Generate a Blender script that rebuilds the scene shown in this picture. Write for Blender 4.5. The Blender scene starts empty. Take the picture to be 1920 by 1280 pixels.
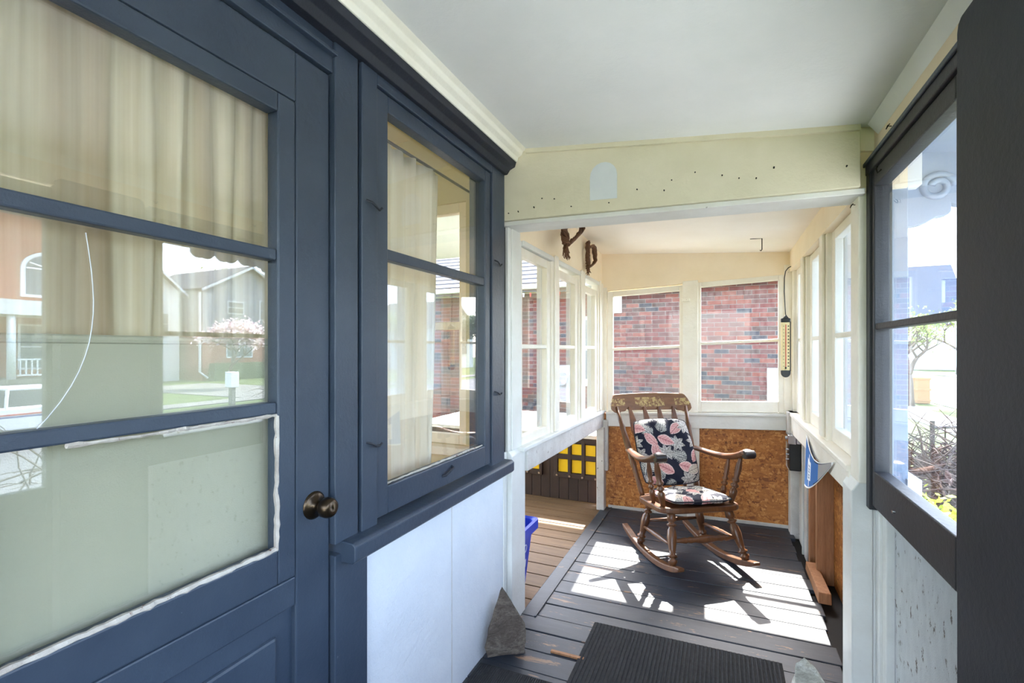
import bpy, bmesh, math, random
import numpy as np
from mathutils import Vector, Matrix, noise as mnoise

random.seed(7)
C = bpy.context.scene.collection
SC = bpy.context.scene
H = 1.36                                  # camera height above the porch floor; shapes below give z from camera level

# ------------------------------------------------------------------ camera
TH = math.atan(394 / 880.0)
cam_d = bpy.data.cameras.new('camera'); cam = bpy.data.objects.new('camera', cam_d); C.objects.link(cam)
cam.location = (0, 0, H); cam.rotation_euler = (math.pi / 2, 0, TH)
cam_d.sensor_width = 36; cam_d.lens = 880 / 1920 * 36; cam_d.shift_y = 15 / 1920
cam_d.clip_start = .02; cam_d.clip_end = 500
SC.camera = cam

# ------------------------------------------------------------------ sky, sun, exposure
W = bpy.data.worlds.new('sky'); SC.world = W; W.use_nodes = True
wn = W.node_tree; wn.nodes.clear()
sky = wn.nodes.new('ShaderNodeTexSky'); sky.sky_type = 'NISHITA'; sky.sun_disc = False
sky.sun_elevation = math.radians(50); sky.sun_rotation = 0; sky.air_density = 1.0; sky.dust_density = 1.6; sky.ozone_density = 1.2
wbg = wn.nodes.new('ShaderNodeBackground'); wbg.inputs['Strength'].default_value = 0.50
wout = wn.nodes.new('ShaderNodeOutputWorld')
whs = wn.nodes.new('ShaderNodeHueSaturation'); whs.inputs['Saturation'].default_value = .68   # thin haze
wn.links.new(sky.outputs[0], whs.inputs['Color']); wn.links.new(whs.outputs[0], wbg.inputs[0]); wn.links.new(wbg.outputs[0], wout.inputs[0])
sun_d = bpy.data.lights.new('sun', 'SUN'); sun = bpy.data.objects.new('sun', sun_d); C.objects.link(sun)
sun_d.energy = 6.2; sun_d.angle = math.radians(.55); sun_d.color = (1, .96, .88)
sun.rotation_euler = (math.radians(-40), 0, math.radians(3))     # high sun behind the far end of the porch
sun.location = (0, 20, 20)
SC.view_settings.view_transform = 'Standard'; SC.view_settings.look = 'None'
SC.view_settings.exposure = 2.3; SC.view_settings.gamma = 1.0; SC.view_settings.use_curve_mapping = False
SC.cycles.max_bounces = 14; SC.cycles.diffuse_bounces = 8; SC.cycles.transparent_max_bounces = 24
SC.cycles.caustics_reflective = False; SC.cycles.caustics_refractive = False


# ------------------------------------------------------------------ materials
def lin(r, g, b):
    f = lambda v: (v / 255 / 12.92) if v / 255 <= .04045 else ((v / 255 + .055) / 1.055) ** 2.4
    return (f(r), f(g), f(b), 1)


class NT:
    def __init__(s, name):
        s.m = bpy.data.materials.new(name); s.m.use_nodes = True; s.t = s.m.node_tree; s.t.nodes.clear()
        s.out = s.n('ShaderNodeOutputMaterial')

    def n(s, typ, **kw):
        nd = s.t.nodes.new(typ)
        for k, v in kw.items():
            if k[0] == '_': setattr(nd, k[1:], v)
            else: s.set(nd, k, v)
        return nd

    def set(s, nd, k, v):
        i = nd.inputs[int(k[1:])] if k[0] == 'i' and k[1:].isdigit() else nd.inputs[k.replace('__', ' ')]
        if isinstance(v, bpy.types.NodeSocket): s.t.links.new(v, i)
        else: i.default_value = v

    def coord(s, scale=(1, 1, 1), rnd=True, kind='Object'):
        tc = s.n('ShaderNodeTexCoord')
        mp = s.n('ShaderNodeMapping', Vector=tc.outputs[kind], Scale=scale)
        if rnd:
            oi = s.n('ShaderNodeObjectInfo')
            mu = s.n('ShaderNodeVectorMath', _operation='MULTIPLY', i0=(17, 31, 23))
            s.t.links.new(oi.outputs['Random'], mu.inputs[1])
            s.t.links.new(mu.outputs[0], mp.inputs['Location'])
        return mp.outputs[0]

    def noise(s, vec, scale, detail=4, rough=.6, dist=0):
        return s.n('ShaderNodeTexNoise', Vector=vec, Scale=scale, Detail=detail, Roughness=rough, Distortion=dist).outputs['Fac']

    def ramp(s, fac, stops, interp='LINEAR'):
        r = s.n('ShaderNodeValToRGB', Fac=fac); r.color_ramp.interpolation = interp
        e = r.color_ramp.elements
        while len(e) < len(stops): e.new(.5)
        for k, (p, c) in enumerate(stops): e[k].position = p; e[k].color = c if len(c) == 4 else (*c, 1)
        return r.outputs[0]

    def mix(s, fac, a, b):
        nd = s.n('ShaderNodeMix', _data_type='RGBA')
        for i, v in ((0, fac), (6, a), (7, b)):
            if isinstance(v, bpy.types.NodeSocket): s.t.links.new(v, nd.inputs[i])
            else: nd.inputs[i].default_value = v
        return nd.outputs[2]

    def math(s, op, a, b=0.0):
        return s.n('ShaderNodeMath', _operation=op, i0=a, i1=b).outputs[0]

    def bsdf(s, color, rough=.5, bump=None, bstr=.3, bdist=.002, **kw):
        b = s.n('ShaderNodeBsdfPrincipled', Roughness=rough, **kw); s.set(b, 'Base Color', color)
        if bump is not None:
            bp = s.n('ShaderNodeBump', Height=bump, Strength=bstr, Distance=bdist)
            s.t.links.new(bp.outputs[0], b.inputs['Normal'])
        s.t.links.new(b.outputs[0], s.out.inputs[0]); return b


def bw(a, b): return [(a, (0, 0, 0, 1)), (b, (1, 1, 1, 1))]


def paint(name, rgb, rgb2=None, scale=6, rough=.5, bump=.25, wear=None, wear_at=.66, wear_scale=9, stretch=(1, 1, 1), fine=60):
    """brushed house paint: slow tone drift, fine brush relief, chips where wear is given"""
    t = NT(name); v = t.coord(stretch)
    rgb2 = rgb2 or tuple(max(0, c - 10) for c in rgb)
    n1 = t.noise(v, scale); col = t.mix(t.ramp(n1, bw(.35, .7)), lin(*rgb), lin(*rgb2))
    n2 = t.noise(v, fine, 5, .7)
    if wear:
        w = t.noise(v, wear_scale, 8, .72)
        col = t.mix(t.ramp(w, bw(wear_at, wear_at + .02)), col, lin(*wear))
    t.bsdf(col, rough, n2, bump, .005); return t.m


def wood(name, a, b, axis=0, scale=3, rough=.6, stretch=14, dark=None, bump=.3):
    t = NT(name); sc = [stretch] * 3; sc[axis] = 1.0
    v = t.coord(tuple(sc)); n1 = t.noise(v, scale, 6, .6, .6); n2 = t.noise(v, scale * 5, 4, .7)
    col = t.mix(t.ramp(n1, bw(.3, .72)), lin(*a), lin(*b))
    col = t.mix(t.math('MULTIPLY', t.ramp(n2, bw(.5, .75)), .45), col, lin(*(dark or tuple(int(c * .6) for c in b))))
    oi = t.n('ShaderNodeObjectInfo'); hs = t.n('ShaderNodeHueSaturation', Color=col)
    t.t.links.new(t.math('ADD', t.math('MULTIPLY', oi.outputs['Random'], .3), .85), hs.inputs['Value'])
    t.bsdf(hs.outputs[0], rough, n1, bump); return t.m


def plain(name, rgb, rough=.5, metal=0, var=12, scale=20, bump=.1, **kw):
    t = NT(name); v = t.coord(); n = t.noise(v, scale, 4, .6)
    col = t.mix(n, lin(*rgb), lin(*[max(0, c - var) for c in rgb]))
    t.bsdf(col, rough, n, bump, Metallic=metal, **kw); return t.m


def glass(name, dirt=.03, dscale=12, tint=(1, 1, 1), ior=1.55, gain=1.0):
    """window glass: clear transmission, Fresnel reflection, a film of dust that catches the sun"""
    t = NT(name); v = t.coord((1, 1, .6))
    tr = t.n('ShaderNodeBsdfTransparent', Color=(*tint, 1)); gl = t.n('ShaderNodeBsdfGlossy', Roughness=.0, Color=(1, 1, 1, 1))
    f0 = ((ior - 1) / (ior + 1)) ** 2 * gain                   # Schlick, the same from either side of the pane
    fc = t.n('ShaderNodeLayerWeight', Blend=.5).outputs['Facing']
    fr = t.math('ADD', t.math('MULTIPLY', t.math('POWER', fc, 5.0), 1 - f0), f0)
    di = t.n('ShaderNodeBsdfTranslucent', Color=(.85, .87, .9, 1)); df = t.n('ShaderNodeBsdfDiffuse', Color=(.75, .77, .8, 1))
    dd = t.n('ShaderNodeMixShader', i0=.35, i1=di.outputs[0], i2=df.outputs[0])
    nf = t.ramp(t.noise(v, dscale, 8, .75), bw(.3, .75))
    m1 = t.n('ShaderNodeMixShader', i0=t.math('MULTIPLY', nf, dirt), i1=tr.outputs[0], i2=dd.outputs[0])
    m2 = t.n('ShaderNodeMixShader', i0=fr, i1=m1.outputs[0], i2=gl.outputs[0])
    t.t.links.new(m2.outputs[0], t.out.inputs[0]); return t.m


def attr_mat(name, rough=.8, attr='col', bump=True, gloss=.2):
    t = NT(name); a = t.n('ShaderNodeAttribute', _attribute_name=attr)
    n = t.noise(t.coord(), 350, 2) if bump else None
    b = t.bsdf(a.outputs['Color'], rough, n, .25, .001); b.inputs['Specular IOR Level'].default_value = gloss; return t.m


MT = {}
BLUE, BLUE2 = (56, 67, 82), (44, 55, 71)
MT['blue'] = paint('blue_paint', BLUE, BLUE2, 4, .42, .3, wear=(128, 136, 146), wear_at=.70, wear_scale=60)
MT['blue_dark'] = paint('blue_black_paint', (32, 37, 48), (26, 30, 40), 5, .6, .3)
MT['sash_dark'] = paint('dark_sash_paint', (34, 35, 42), (27, 26, 31), 5, .5, .3, wear=(120, 120, 122), wear_at=.78, wear_scale=30)
MT['cream'] = paint('cream_paint', (246, 230, 204), (238, 220, 190), 3, .55, .3)
MT['beam'] = paint('beam_paint', (224, 216, 190), (212, 204, 176), 3, .55, .35)
MT['patch'] = paint('beam_patch_paint', (216, 220, 220), (208, 213, 214), 8, .6, .4)
MT['white'] = paint('white_trim_paint', (226, 226, 222), (214, 212, 206), 5, .45, .35, wear=(120, 110, 98), wear_at=.685, wear_scale=26)
MT['sash'] = paint('white_sash_paint', (242, 236, 224), (232, 224, 208), 5, .4, .35, wear=(110, 98, 86), wear_at=.69, wear_scale=34)
MT['old_white'] = paint('flaking_white_paint', (206, 203, 198), (184, 178, 172), 7, .6, .8, wear=(98, 82, 70), wear_at=.635, wear_scale=30)
MT['ceil'] = paint('ceiling_paint', (243, 244, 242), (237, 239, 237), 4, .6, .25)
MT['ceil2'] = paint('annex_ceiling_paint', (250, 242, 232), (246, 236, 224), 3, .6, .2)
MT['stucco'] = paint('stucco_panel_paint', (222, 226, 232), (212, 217, 225), 4, .55, .9, fine=25)
MT['scratched'] = paint('scratched_panel_paint', (205, 208, 208), (192, 195, 196), 5, .6, .6, wear=(92, 82, 72), wear_at=.60, wear_scale=7, stretch=(1, 6, 3))
MT['gap'] = plain('dark_gap', (18, 18, 20), .8)


def floorboard_mat():
    t = NT('worn_floor_paint'); v = t.coord((1, 5, 5)); v1 = t.coord((1.2, 7, 7))
    n1 = t.noise(v, 4, 6, .7); base = t.mix(t.ramp(n1, bw(.3, .7)), lin(32, 37, 46), lin(49, 55, 66))
    sp = t.ramp(t.noise(t.coord((1, 2, 2)), 110, 3, .8), bw(.70, .74)); base = t.mix(sp, base, lin(150, 152, 155))
    w = t.noise(v1, 2.6, 9, .75, .4); chip = t.ramp(w, bw(.605, .62))
    col = t.mix(chip, base, t.mix(n1, lin(150, 118, 92), lin(104, 78, 60)))
    b = t.bsdf(col, .5, n1, .35); b.inputs['Specular IOR Level'].default_value = .6; return t.m


def osb_mat(name='osb', axis='x'):
    t = NT(name); sc = (1, 1, 1)
    v = t.coord(sc, rnd=False)
    wv = t.n('ShaderNodeTexNoise', Vector=v, Scale=7.0, Detail=2.0).outputs['Color']
    d = t.n('ShaderNodeVectorMath', _operation='MULTIPLY_ADD', i0=wv, i1=(.05, .05, .05)); t.t.links.new(v, d.inputs[2])
    cols = []
    for k, rot in enumerate((.4, 1.3, 2.3)):
        mp = t.n('ShaderNodeMapping', Vector=d.outputs[0], Scale=(17, 17, 56) if k else (50, 50, 22),
                 Rotation=(rot if axis == 'x' else 0, rot if axis == 'y' else 0, 0), Location=(k * 3.1, k * 7.7, k))
        vo = t.n('ShaderNodeTexVoronoi', Vector=mp.outputs[0], Scale=1.0); cols.append(vo.outputs['Color'])
    g = [t.n('ShaderNodeSeparateColor', Color=c).outputs[k] for k, c in enumerate(cols)]
    sel = t.ramp(t.noise(v, 40, 2), bw(.48, .52)); f = t.mix(sel, g[0], g[1])
    sel2 = t.ramp(t.noise(t.coord((1.3, 1.1, 1), rnd=False), 30, 2), bw(.52, .55)); f = t.mix(sel2, f, g[2])
    col = t.ramp(f, [(0, lin(116, 64, 26)), (.16, lin(160, 98, 44)), (.7, lin(186, 120, 56)), (1, lin(214, 154, 86))])
    gr = t.noise(t.coord((6, 6, 30), rnd=False), 9, 5, .7); col = t.mix(t.math('MULTIPLY', gr, .25), col, lin(120, 68, 30))
    t.bsdf(col, .6, f, .35); return t.m


MT['floor'] = floorboard_mat()
MT['osb_y'] = osb_mat('osb_back', 'y'); MT['osb_x'] = osb_mat('osb_side', 'x')
MT['deck'] = wood('weathered_deck_wood', (122, 94, 64), (96, 71, 46), 0, 3, .7, 16)
MT['stud'] = wood('raw_stud_wood', (182, 132, 92), (150, 100, 64), 2, 3, .65, 14)
MT['chair'] = wood('honey_chair_wood', (114, 73, 43), (82, 50, 30), 2, 5, .34, 8, dark=(64, 38, 22), bump=.15)
MT['chair_worn'] = plain('worn_dark_arm_end', (46, 36, 32), .4)
MT['gl_door'] = glass('door_glass', .015, gain=2.0); MT['gl_front'] = glass('porch_window_glass', .025, 18, (.95, .98, 1.0))
MT['gl_annex'] = glass('annex_glass', .04, 22); MT['gl_dirty'] = glass('dusty_back_glass', .035, 40, ior=1.22)
MT['knob'] = plain('aged_bronze', (74, 62, 50), .28, .9); MT['iron'] = plain('dark_iron', (44, 40, 36), .5, .6)
MT['black'] = plain('black_plastic', (24, 24, 26), .4); MT['chrome'] = plain('scuffed_chrome', (200, 200, 204), .22, 1.0)
MT['putty'] = paint('cracked_putty', (192, 186, 178), (158, 148, 140), 20, .7, .9, wear=(112, 76, 66), wear_at=.6, wear_scale=24)


def rock_mat(name, c, big, seed):
    t = NT(name); v = t.coord((1, 1, 2.2)); n1 = t.noise(v, 7, 6, .7, 1.2); n2 = t.noise(v, 60, 6, .75)
    col = t.ramp(n1, [(.25, lin(*c[0])), (.5, lin(*c[1])), (.62, lin(*c[2])), (.8, lin(*c[1]))])
    col = t.mix(t.ramp(n2, bw(.45, .75)), col, lin(*c[0])); h = t.math('ADD', n1, t.math('MULTIPLY', n2, .5))
    t.bsdf(col, .9, h, 1.0, .012); return t.m


MT['stone'] = rock_mat('grey_brown_stone', [(62, 52, 46), (104, 92, 82), (132, 120, 108)], 7, 1)
MT['palestone'] = rock_mat('pale_stone', [(150, 142, 126), (222, 220, 208), (240, 240, 234)], 9, 2)
MT['mat'] = paint('charcoal_mat', (54, 55, 58), (40, 41, 44), 40, .95, 1.0, fine=240)
MT['twig'] = wood('vine_bark', (122, 84, 56), (84, 54, 34), 0, 8, .8, 1)
MT['grey_twig'] = wood('bare_stem_bark', (104, 90, 84), (58, 46, 42), 0, 8, .8, 1)
MT['oldtwig'] = wood('old_stem_bark', (72, 46, 34), (44, 28, 22), 0, 8, .8, 1)
MT['binblue'] = plain('recycling_blue_plastic', (22, 62, 196), .38, 0, 16); MT['binlabel'] = plain('white_print', (226, 230, 236), .5)
MT['yellow'] = plain('yellow_plastic', (250, 204, 24), .45); MT['brown'] = paint('dark_brown_paint', (62, 44, 36), (48, 34, 28), 5, .55, .3)
MT['grass'] = paint('grass', (80, 98, 34), (60, 78, 26), 1.2, .9, 1.0, fine=40)
MT['asphalt'] = paint('asphalt', (112, 112, 114), (98, 98, 100), 1, .9, .3); MT['concrete'] = paint('concrete', (124, 122, 118), (112, 110, 107), 1, .85, .3)
MT['bounce_pad_concrete'] = paint('bounce_pad_concrete', (204, 201, 196), (192, 189, 184), 1, .85, .3); MT['greysiding'] = paint('grey_siding', (150, 156, 166), (140, 146, 157), 2, .6, .2)
MT['crown'] = paint('crown_paint', (242, 240, 226), (234, 231, 214), 4, .5, .3)
MT['shingle'] = paint('grey_shingle', (96, 99, 108), (76, 79, 88), 14, .85, .6); MT['mortar'] = paint('mortar', (142, 134, 130), (126, 119, 116), 9, .9, .4)
for k, rgb in enumerate([(104, 44, 40), (120, 60, 46), (88, 45, 42), (38, 42, 56), (74, 52, 48)]):
    MT['brick%d' % k] = plain('brick_clay_%d' % k, rgb, .85, 0, 26, 40, .5)
MT['eave'] = paint('blue_grey_eave_paint', (128, 146, 172), (116, 134, 160), 3, .55, .3)
MT['blueroof'] = paint('blue_grey_shingle', (84, 94, 112), (70, 80, 98), 8, .85, .5)
MT['gl_storm'] = glass('dusty_storm_glass', .45, 8, (.8, .88, .96))
MT['siding'] = paint('pale_siding', (222, 226, 230), (212, 216, 222), 2, .6, .2); MT['brickfar'] = paint('far_red_brick', (166, 104, 84), (146, 86, 70), 6, .85, .4)
MT['bark'] = wood('tree_bark', (112, 96, 84), (76, 64, 56), 2, 6, .9, 3); MT['leaf'] = plain('spring_leaf', (150, 172, 70), .6, 0, 30); MT['blossom'] = plain('pale_blossom', (236, 214, 214), .7, 0, 16)
MT['limeleaf'] = plain('lime_leaf', (196, 206, 70), .55, 0, 30); MT['hedge'] = plain('hedge_leaf', (70, 92, 48), .7, 0, 30)
MT['winglass'] = plain('far_window_glass', (92, 104, 116), .12); MT['carwhite'] = plain('car_white', (240, 241, 244), .25); MT['tyre'] = plain('tyre_rubber', (30, 30, 32), .8)
MT['carglass'] = plain('car_glass', (60, 66, 72), .1); MT['red'] = plain('stripe_red', (196, 40, 44), .4); MT['stripeblue'] = plain('stripe_blue', (52, 74, 150), .4)
MT['tan'] = plain('tan_panel', (186, 142, 98), .7); MT['wall_in'] = paint('room_wall_paint', (214, 196, 150), (206, 188, 142), 2, .7, .2)


def curtain_mat(name, a, b, c):
    t = NT(name); v = t.coord((40, 40, .5), rnd=False); n = t.noise(v, 1.0, 3, .6); n2 = t.noise(t.coord((9, 9, .2), rnd=False), 1, 2)
    col = t.mix(t.ramp(n, bw(.38, .62)), lin(*a), lin(*b)); col = t.mix(t.math('MULTIPLY', t.ramp(n2, bw(.5, .7)), .55), col, lin(*c))
    w = t.noise(t.coord(rnd=False), 500, 1)
    p = t.n('ShaderNodeBsdfPrincipled', Roughness=.9); t.set(p, 'Base Color', col)
    tl = t.n('ShaderNodeBsdfTranslucent', Color=col); mx = t.n('ShaderNodeMixShader', i0=.35, i1=p.outputs[0], i2=tl.outputs[0])
    t.t.links.new(mx.outputs[0], t.out.inputs[0]); return t.m


MT['curtain'] = curtain_mat('striped_curtain_cloth', (232, 226, 204), (214, 204, 174), (156, 122, 80))
MT['sheer'] = curtain_mat('sheer_curtain_cloth', (252, 248, 236), (244, 237, 220), (226, 210, 178))
MT['blind'] = paint('plain_olive_cloth', (188, 188, 164), (182, 182, 158), 2, .9, .3, fine=300)


# ------------------------------------------------------------------ mesh builder
class MB:
    def __init__(s): s.v = []; s.f = []

    def add(s, vs, fs):
        k = len(s.v); s.v += [tuple(p) for p in vs]; s.f += [tuple(i + k for i in q) for q in fs]; return s

    def box(s, x0, x1, y0, y1, z0, z1):
        x0, x1 = sorted((x0, x1)); y0, y1 = sorted((y0, y1)); z0, z1 = sorted((z0, z1))
        return s.add([(x, y, z) for z in (z0, z1) for y in (y0, y1) for x in (x0, x1)],
                     [(0, 2, 3, 1), (4, 5, 7, 6), (0, 1, 5, 4), (2, 6, 7, 3), (0, 4, 6, 2), (1, 3, 7, 5)])

    def hexa(s, p):                       # eight corners, low ring then high ring, each anticlockwise
        return s.add(p, [(3, 2, 1, 0), (4, 5, 6, 7), (0, 1, 5, 4), (1, 2, 6, 5), (2, 3, 7, 6), (3, 0, 4, 7)])

    def prism(s, poly, axis, a, b):       # polygon swept along an axis; poly gives the two other coordinates in order
        n = len(poly); put = {'x': lambda u, v, w: (w, u, v), 'y': lambda u, v, w: (u, w, v), 'z': lambda u, v, w: (u, v, w)}[axis]
        s.add([put(u, v, a) for u, v in poly] + [put(u, v, b) for u, v in poly],
              [tuple(range(n))[::-1], tuple(range(n, 2 * n))] + [(i, (i + 1) % n, n + (i + 1) % n, n + i) for i in range(n)]); return s

    def tube(s, pts, r, n=6, squash=None):
        pts = [Vector(p) for p in pts]; m = len(pts); rr = r if isinstance(r, (list, tuple)) else [r] * m
        ring = []; up = None
        for i, p in enumerate(pts):
            d = (pts[min(i + 1, m - 1)] - pts[max(i - 1, 0)])
            d = d.normalized() if d.length > 1e-9 else Vector((0, 0, 1))
            if up is None: up = Vector((0, 0, 1)) if abs(d.z) < .9 else Vector((0, 1, 0))
            a = d.cross(up)
            if a.length < 1e-6: a = d.orthogonal()
            a.normalize(); b = a.cross(d).normalized(); up = b
            sa, sb = squash or (1, 1)
            ring.append([p + a * (math.cos(2 * math.pi * k / n) * rr[i] * sa) + b * (math.sin(2 * math.pi * k / n) * rr[i] * sb) for k in range(n)])
        fs = [(i * n + k, i * n + (k + 1) % n, (i + 1) * n + (k + 1) % n, (i + 1) * n + k) for i in range(m - 1) for k in range(n)]
        fs += [tuple(range(n))[::-1], tuple((m - 1) * n + k for k in range(n))]
        return s.add([p for q in ring for p in q], fs)

    def turned(s, p0, p1, prof, n=14, squash=None):   # a lathe-turned stick from p0 to p1; prof = (share of length, radius)
        p0, p1 = Vector(p0), Vector(p1); return s.tube([p0.lerp(p1, t) for t, _ in prof], [r for _, r in prof], n, squash)

    def obj(s, name, mat, parent=None, bevel=0, smooth=False, local=False, warp=None, seg=2, **tags):
        vs = s.v
        if warp: vs = [warp(*p) for p in vs]
        if not local:
            off = parent_loc(parent) if parent else Vector((0, 0, 0))
            vs = [(x - off.x, y - off.y, z + H - off.z) for x, y, z in vs]
            loc = None
            if not parent:                # a lone mesh gets its origin at the middle of its base
                a = np.array(vs); lo, hi = a.min(0), a.max(0); o = ((lo[0] + hi[0]) / 2, (lo[1] + hi[1]) / 2, lo[2])
                vs = [(x - o[0], y - o[1], z - o[2]) for x, y, z in vs]; loc = o
        else: loc = None
        me = bpy.data.meshes.new(name); me.from_pydata([tuple(p) for p in vs], [], s.f); me.update()
        bm = bmesh.new(); bm.from_mesh(me); bmesh.ops.recalc_face_normals(bm, faces=bm.faces); bm.to_mesh(me); bm.free()
        o = bpy.data.objects.new(name, me); C.objects.link(o); me.materials.append(MT[mat] if isinstance(mat, str) else mat)
        if smooth:
            for p in me.polygons: p.use_smooth = True
        if parent: o.parent = parent
        if loc: o.location = loc
        if bevel:
            b = o.modifiers.new('bevel', 'BEVEL'); b.width = bevel; b.segments = seg; b.limit_method = 'ANGLE'
        return tag(o, **tags)


_loc = {}


def parent_loc(o):
    v = Vector((0, 0, 0))
    while o: v += o.location; o = o.parent
    return v


def tag(o, label=None, cat=None, group=None, kind=None):
    if label: o['label'] = label
    if cat: o['category'] = cat
    if group: o['group'] = group
    if kind: o['kind'] = kind
    return o


def empty(name, x, y, z, rz=0, **tags):
    o = bpy.data.objects.new(name, None); C.objects.link(o); o.location = (x, y, z + H); o.rotation_euler = (0, 0, rz); o.empty_display_size = .05
    return tag(o, **tags)


def B(*a): return MB().box(*a)


def abox(axis, n0, n1, a0, a1, z0, z1):
    return B(n0, n1, a0, a1, z0, z1) if axis == 'x' else B(a0, a1, n0, n1, z0, z1)


def copy_tree(o, parent=None):
    c = o.copy(); C.objects.link(c); c.parent = parent
    for ch in list(o.children): copy_tree(ch, c)
    return c


# ================================================================== THE SETTING
def fz(x): return -1.36 + .020 * (x + .97)         # the porch floor rises a little towards its outer side


FW = lambda x, y, z: (x, y, z + .020 * (x + .97))
fl = empty('floor', -.25, 2.1, -1.36, label='dark grey painted board floor of the porch, worn to bare wood', cat='floor', kind='structure')
MB().hexa([(-1.0, -1.3, -1.5), (.6, -1.3, -1.5), (.6, 4.1, -1.5), (-1.0, 4.1, -1.5), (-1.0, -1.3, -1.385), (.6, -1.3, -1.385), (.6, 4.1, -1.385), (-1.0, 4.1, -1.385)]).obj('subfloor', 'gap', fl, warp=FW)
y = -1.3; k = 0
while y < 4.02:
    w = .132 + random.uniform(-.008, .008); y1 = min(y + w, 4.06)
    xe = .455 + random.uniform(-.018, .02) if y > 2.2 else .52
    xs = -.865 if y > 2.22 else -.97
    dz = random.uniform(-.002, .002)
    B(xs, xe, y + .0025, y1 - .0025, -1.384, -1.36 + dz).obj('floor_board', 'floor', fl, .003, warp=FW); y = y1
B(-.945, -.868, 2.22, 4.03, -1.384, -1.356).obj('edge_board', 'floor', fl, .004, warp=FW)
B(-.872, -.862, 2.22, 4.03, -1.384, -1.352).obj('edge_strip', 'floor', fl, .002, warp=FW)

# deck beyond the open side of the annex
dk = empty('floor_deck', -2.2, 3.2, -1.38, label='weathered brown board deck beside the annex', cat='deck', kind='structure')
y = 2.12
while y < 5.6:
    B(-3.6, -.95, y + .003, y + .137, -1.41, -1.375).obj('deck_board', 'deck', dk, .003); y += .142
B(-3.6, -.95, 2.1, 5.6, -1.75, -1.412).obj('deck_joist', 'gap', dk)

# ceilings
cz = lambda x: .938 - .107 * (x + .83)
MB().hexa([(-.86, -1.3, cz(-.86)), (.62, -1.3, cz(.62)), (.62, 2.06, cz(.62)), (-.86, 2.06, cz(-.86))] +
          [(-1.05, -1.3, 1.1), (.75, -1.3, 1.0), (.75, 2.06, 1.0), (-1.05, 2.06, 1.1)]).obj('ceiling', 'ceil', label='pale grey painted sloping ceiling panel before the beam', cat='ceiling', kind='structure')
az = lambda x, y=4.0: .822 - .073 * (x + .93) + (4.05 - y) * (.048 - .048 * (x + .93) / 1.4)
MB().hexa([(x, y, az(x, y)) for x, y in ((-1.05, 2.075), (.62, 2.075), (.62, 4.12), (-1.05, 4.12))] +
          [(-1.05, 2.075, 1.06), (.62, 2.075, .95), (.62, 4.12, .95), (-1.05, 4.12, 1.02)]).obj('ceiling_annex', 'ceil2', label='creamy white sloping ceiling over the rocking chair end', cat='ceiling', kind='structure')
MB().hexa([(-.80, 2.1, az(-.8, 2.1) - .002), (-.795, 2.1, az(-.8, 2.1) - .002), (-.795, 4.0, az(-.8) - .002), (-.80, 4.0, az(-.8) - .002), (-.80, 2.1, az(-.8, 2.1) + .01), (-.795, 2.1, az(-.8, 2.1) + .01), (-.795, 4.0, az(-.8) + .01), (-.80, 4.0, az(-.8) + .01)]).obj('trim_1', 'ceil2', label='thin joint strip running along the annex ceiling', cat='trim', kind='structure')

# porch roof above (casts the shade)
rf = empty('roof', -.2, 1.4, 1.1, label='shallow shingled roof covering the porch', cat='roof', kind='structure')
MB().hexa([(-1.2, -1.4, 1.12), (.95, -1.4, .83), (.95, 4.35, .83), (-1.2, 4.35, 1.12), (-1.2, -1.4, 1.2), (.95, -1.4, .95), (.95, 4.35, .95), (-1.2, 4.35, 1.2)]).obj('roof_panel', 'shingle', rf)

# beam between porch and annex
bm_ = empty('trim_2', -.27, 2.05, .58, label='cream painted header beam dotted with nails across the porch', cat='beam', kind='structure')
bz = lambda x: .618 - .0251 * (x + .99)
MB().hexa([(-.99, 2.04, bz(-.99)), (.452, 2.04, bz(.452)), (.452, 2.085, bz(.452)), (-.99, 2.085, bz(-.99))] +
          [(-.99, 2.04, .955), (.452, 2.04, .81), (.452, 2.085, .81), (-.99, 2.085, .955)]).obj('header', 'beam', bm_, .003)
MB().hexa([(-.975, 2.055, bz(-.99) - .022), (.47, 2.055, bz(.45) - .022), (.47, 2.20, bz(.45) - .022), (-.975, 2.20, bz(-.99) - .022)] +
          [(-.975, 2.055, bz(-.99) - .001), (.47, 2.055, bz(.45) - .001), (.47, 2.20, bz(.45) - .001), (-.975, 2.20, bz(-.99) - .001)]).obj('soffit_strip', 'white', bm_, .003)
MB().hexa([(-.99, 2.19, bz(-.99)), (.452, 2.19, bz(.452)), (.452, 2.21, bz(.452)), (-.99, 2.21, bz(-.99))] +
          [(-.99, 2.19, .95), (.452, 2.19, .8), (.452, 2.21, .8), (-.99, 2.21, .95)]).obj('header_back', 'cream', bm_)
MB().hexa([(-.84, 2.028, cz(-.84) - .02), (.45, 2.028, cz(.45) - .02), (.45, 2.04, cz(.45) - .02), (-.84, 2.04, cz(-.84) - .02)] +
          [(-.84, 2.028, cz(-.84)), (.45, 2.028, cz(.45)), (.45, 2.04, cz(.45)), (-.84, 2.04, cz(-.84))]).obj('cove_strip', 'beam', bm_)
pp = [(-.535, .66)] + [(-.535 + .06 - .06 * math.cos(a), .76 + .06 * math.sin(a)) for a in np.linspace(0, math.pi, 10)] + [(-.415, .655)]
MB().prism(pp, 'y', 2.0385, 2.041).obj('filler_patch', 'patch', bm_)
for i in range(16):
    x = [-.93, -.88, -.8, -.76, -.70, -.62, -.45, -.33, -.22, -.19, -.1, .0, .06, .12, .18, .41][i]; z = [.65, .65, .66, .7, .69, .645, .64, .68, .66, .7, .72, .69, .67, .66, .69, .66][i]
    MB().turned((x, 2.042, z), (x, 2.034, z + random.uniform(-.004, .004)), [(0, .0025), (1, .003)], 6).obj('nail', 'iron', bm_)

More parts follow.
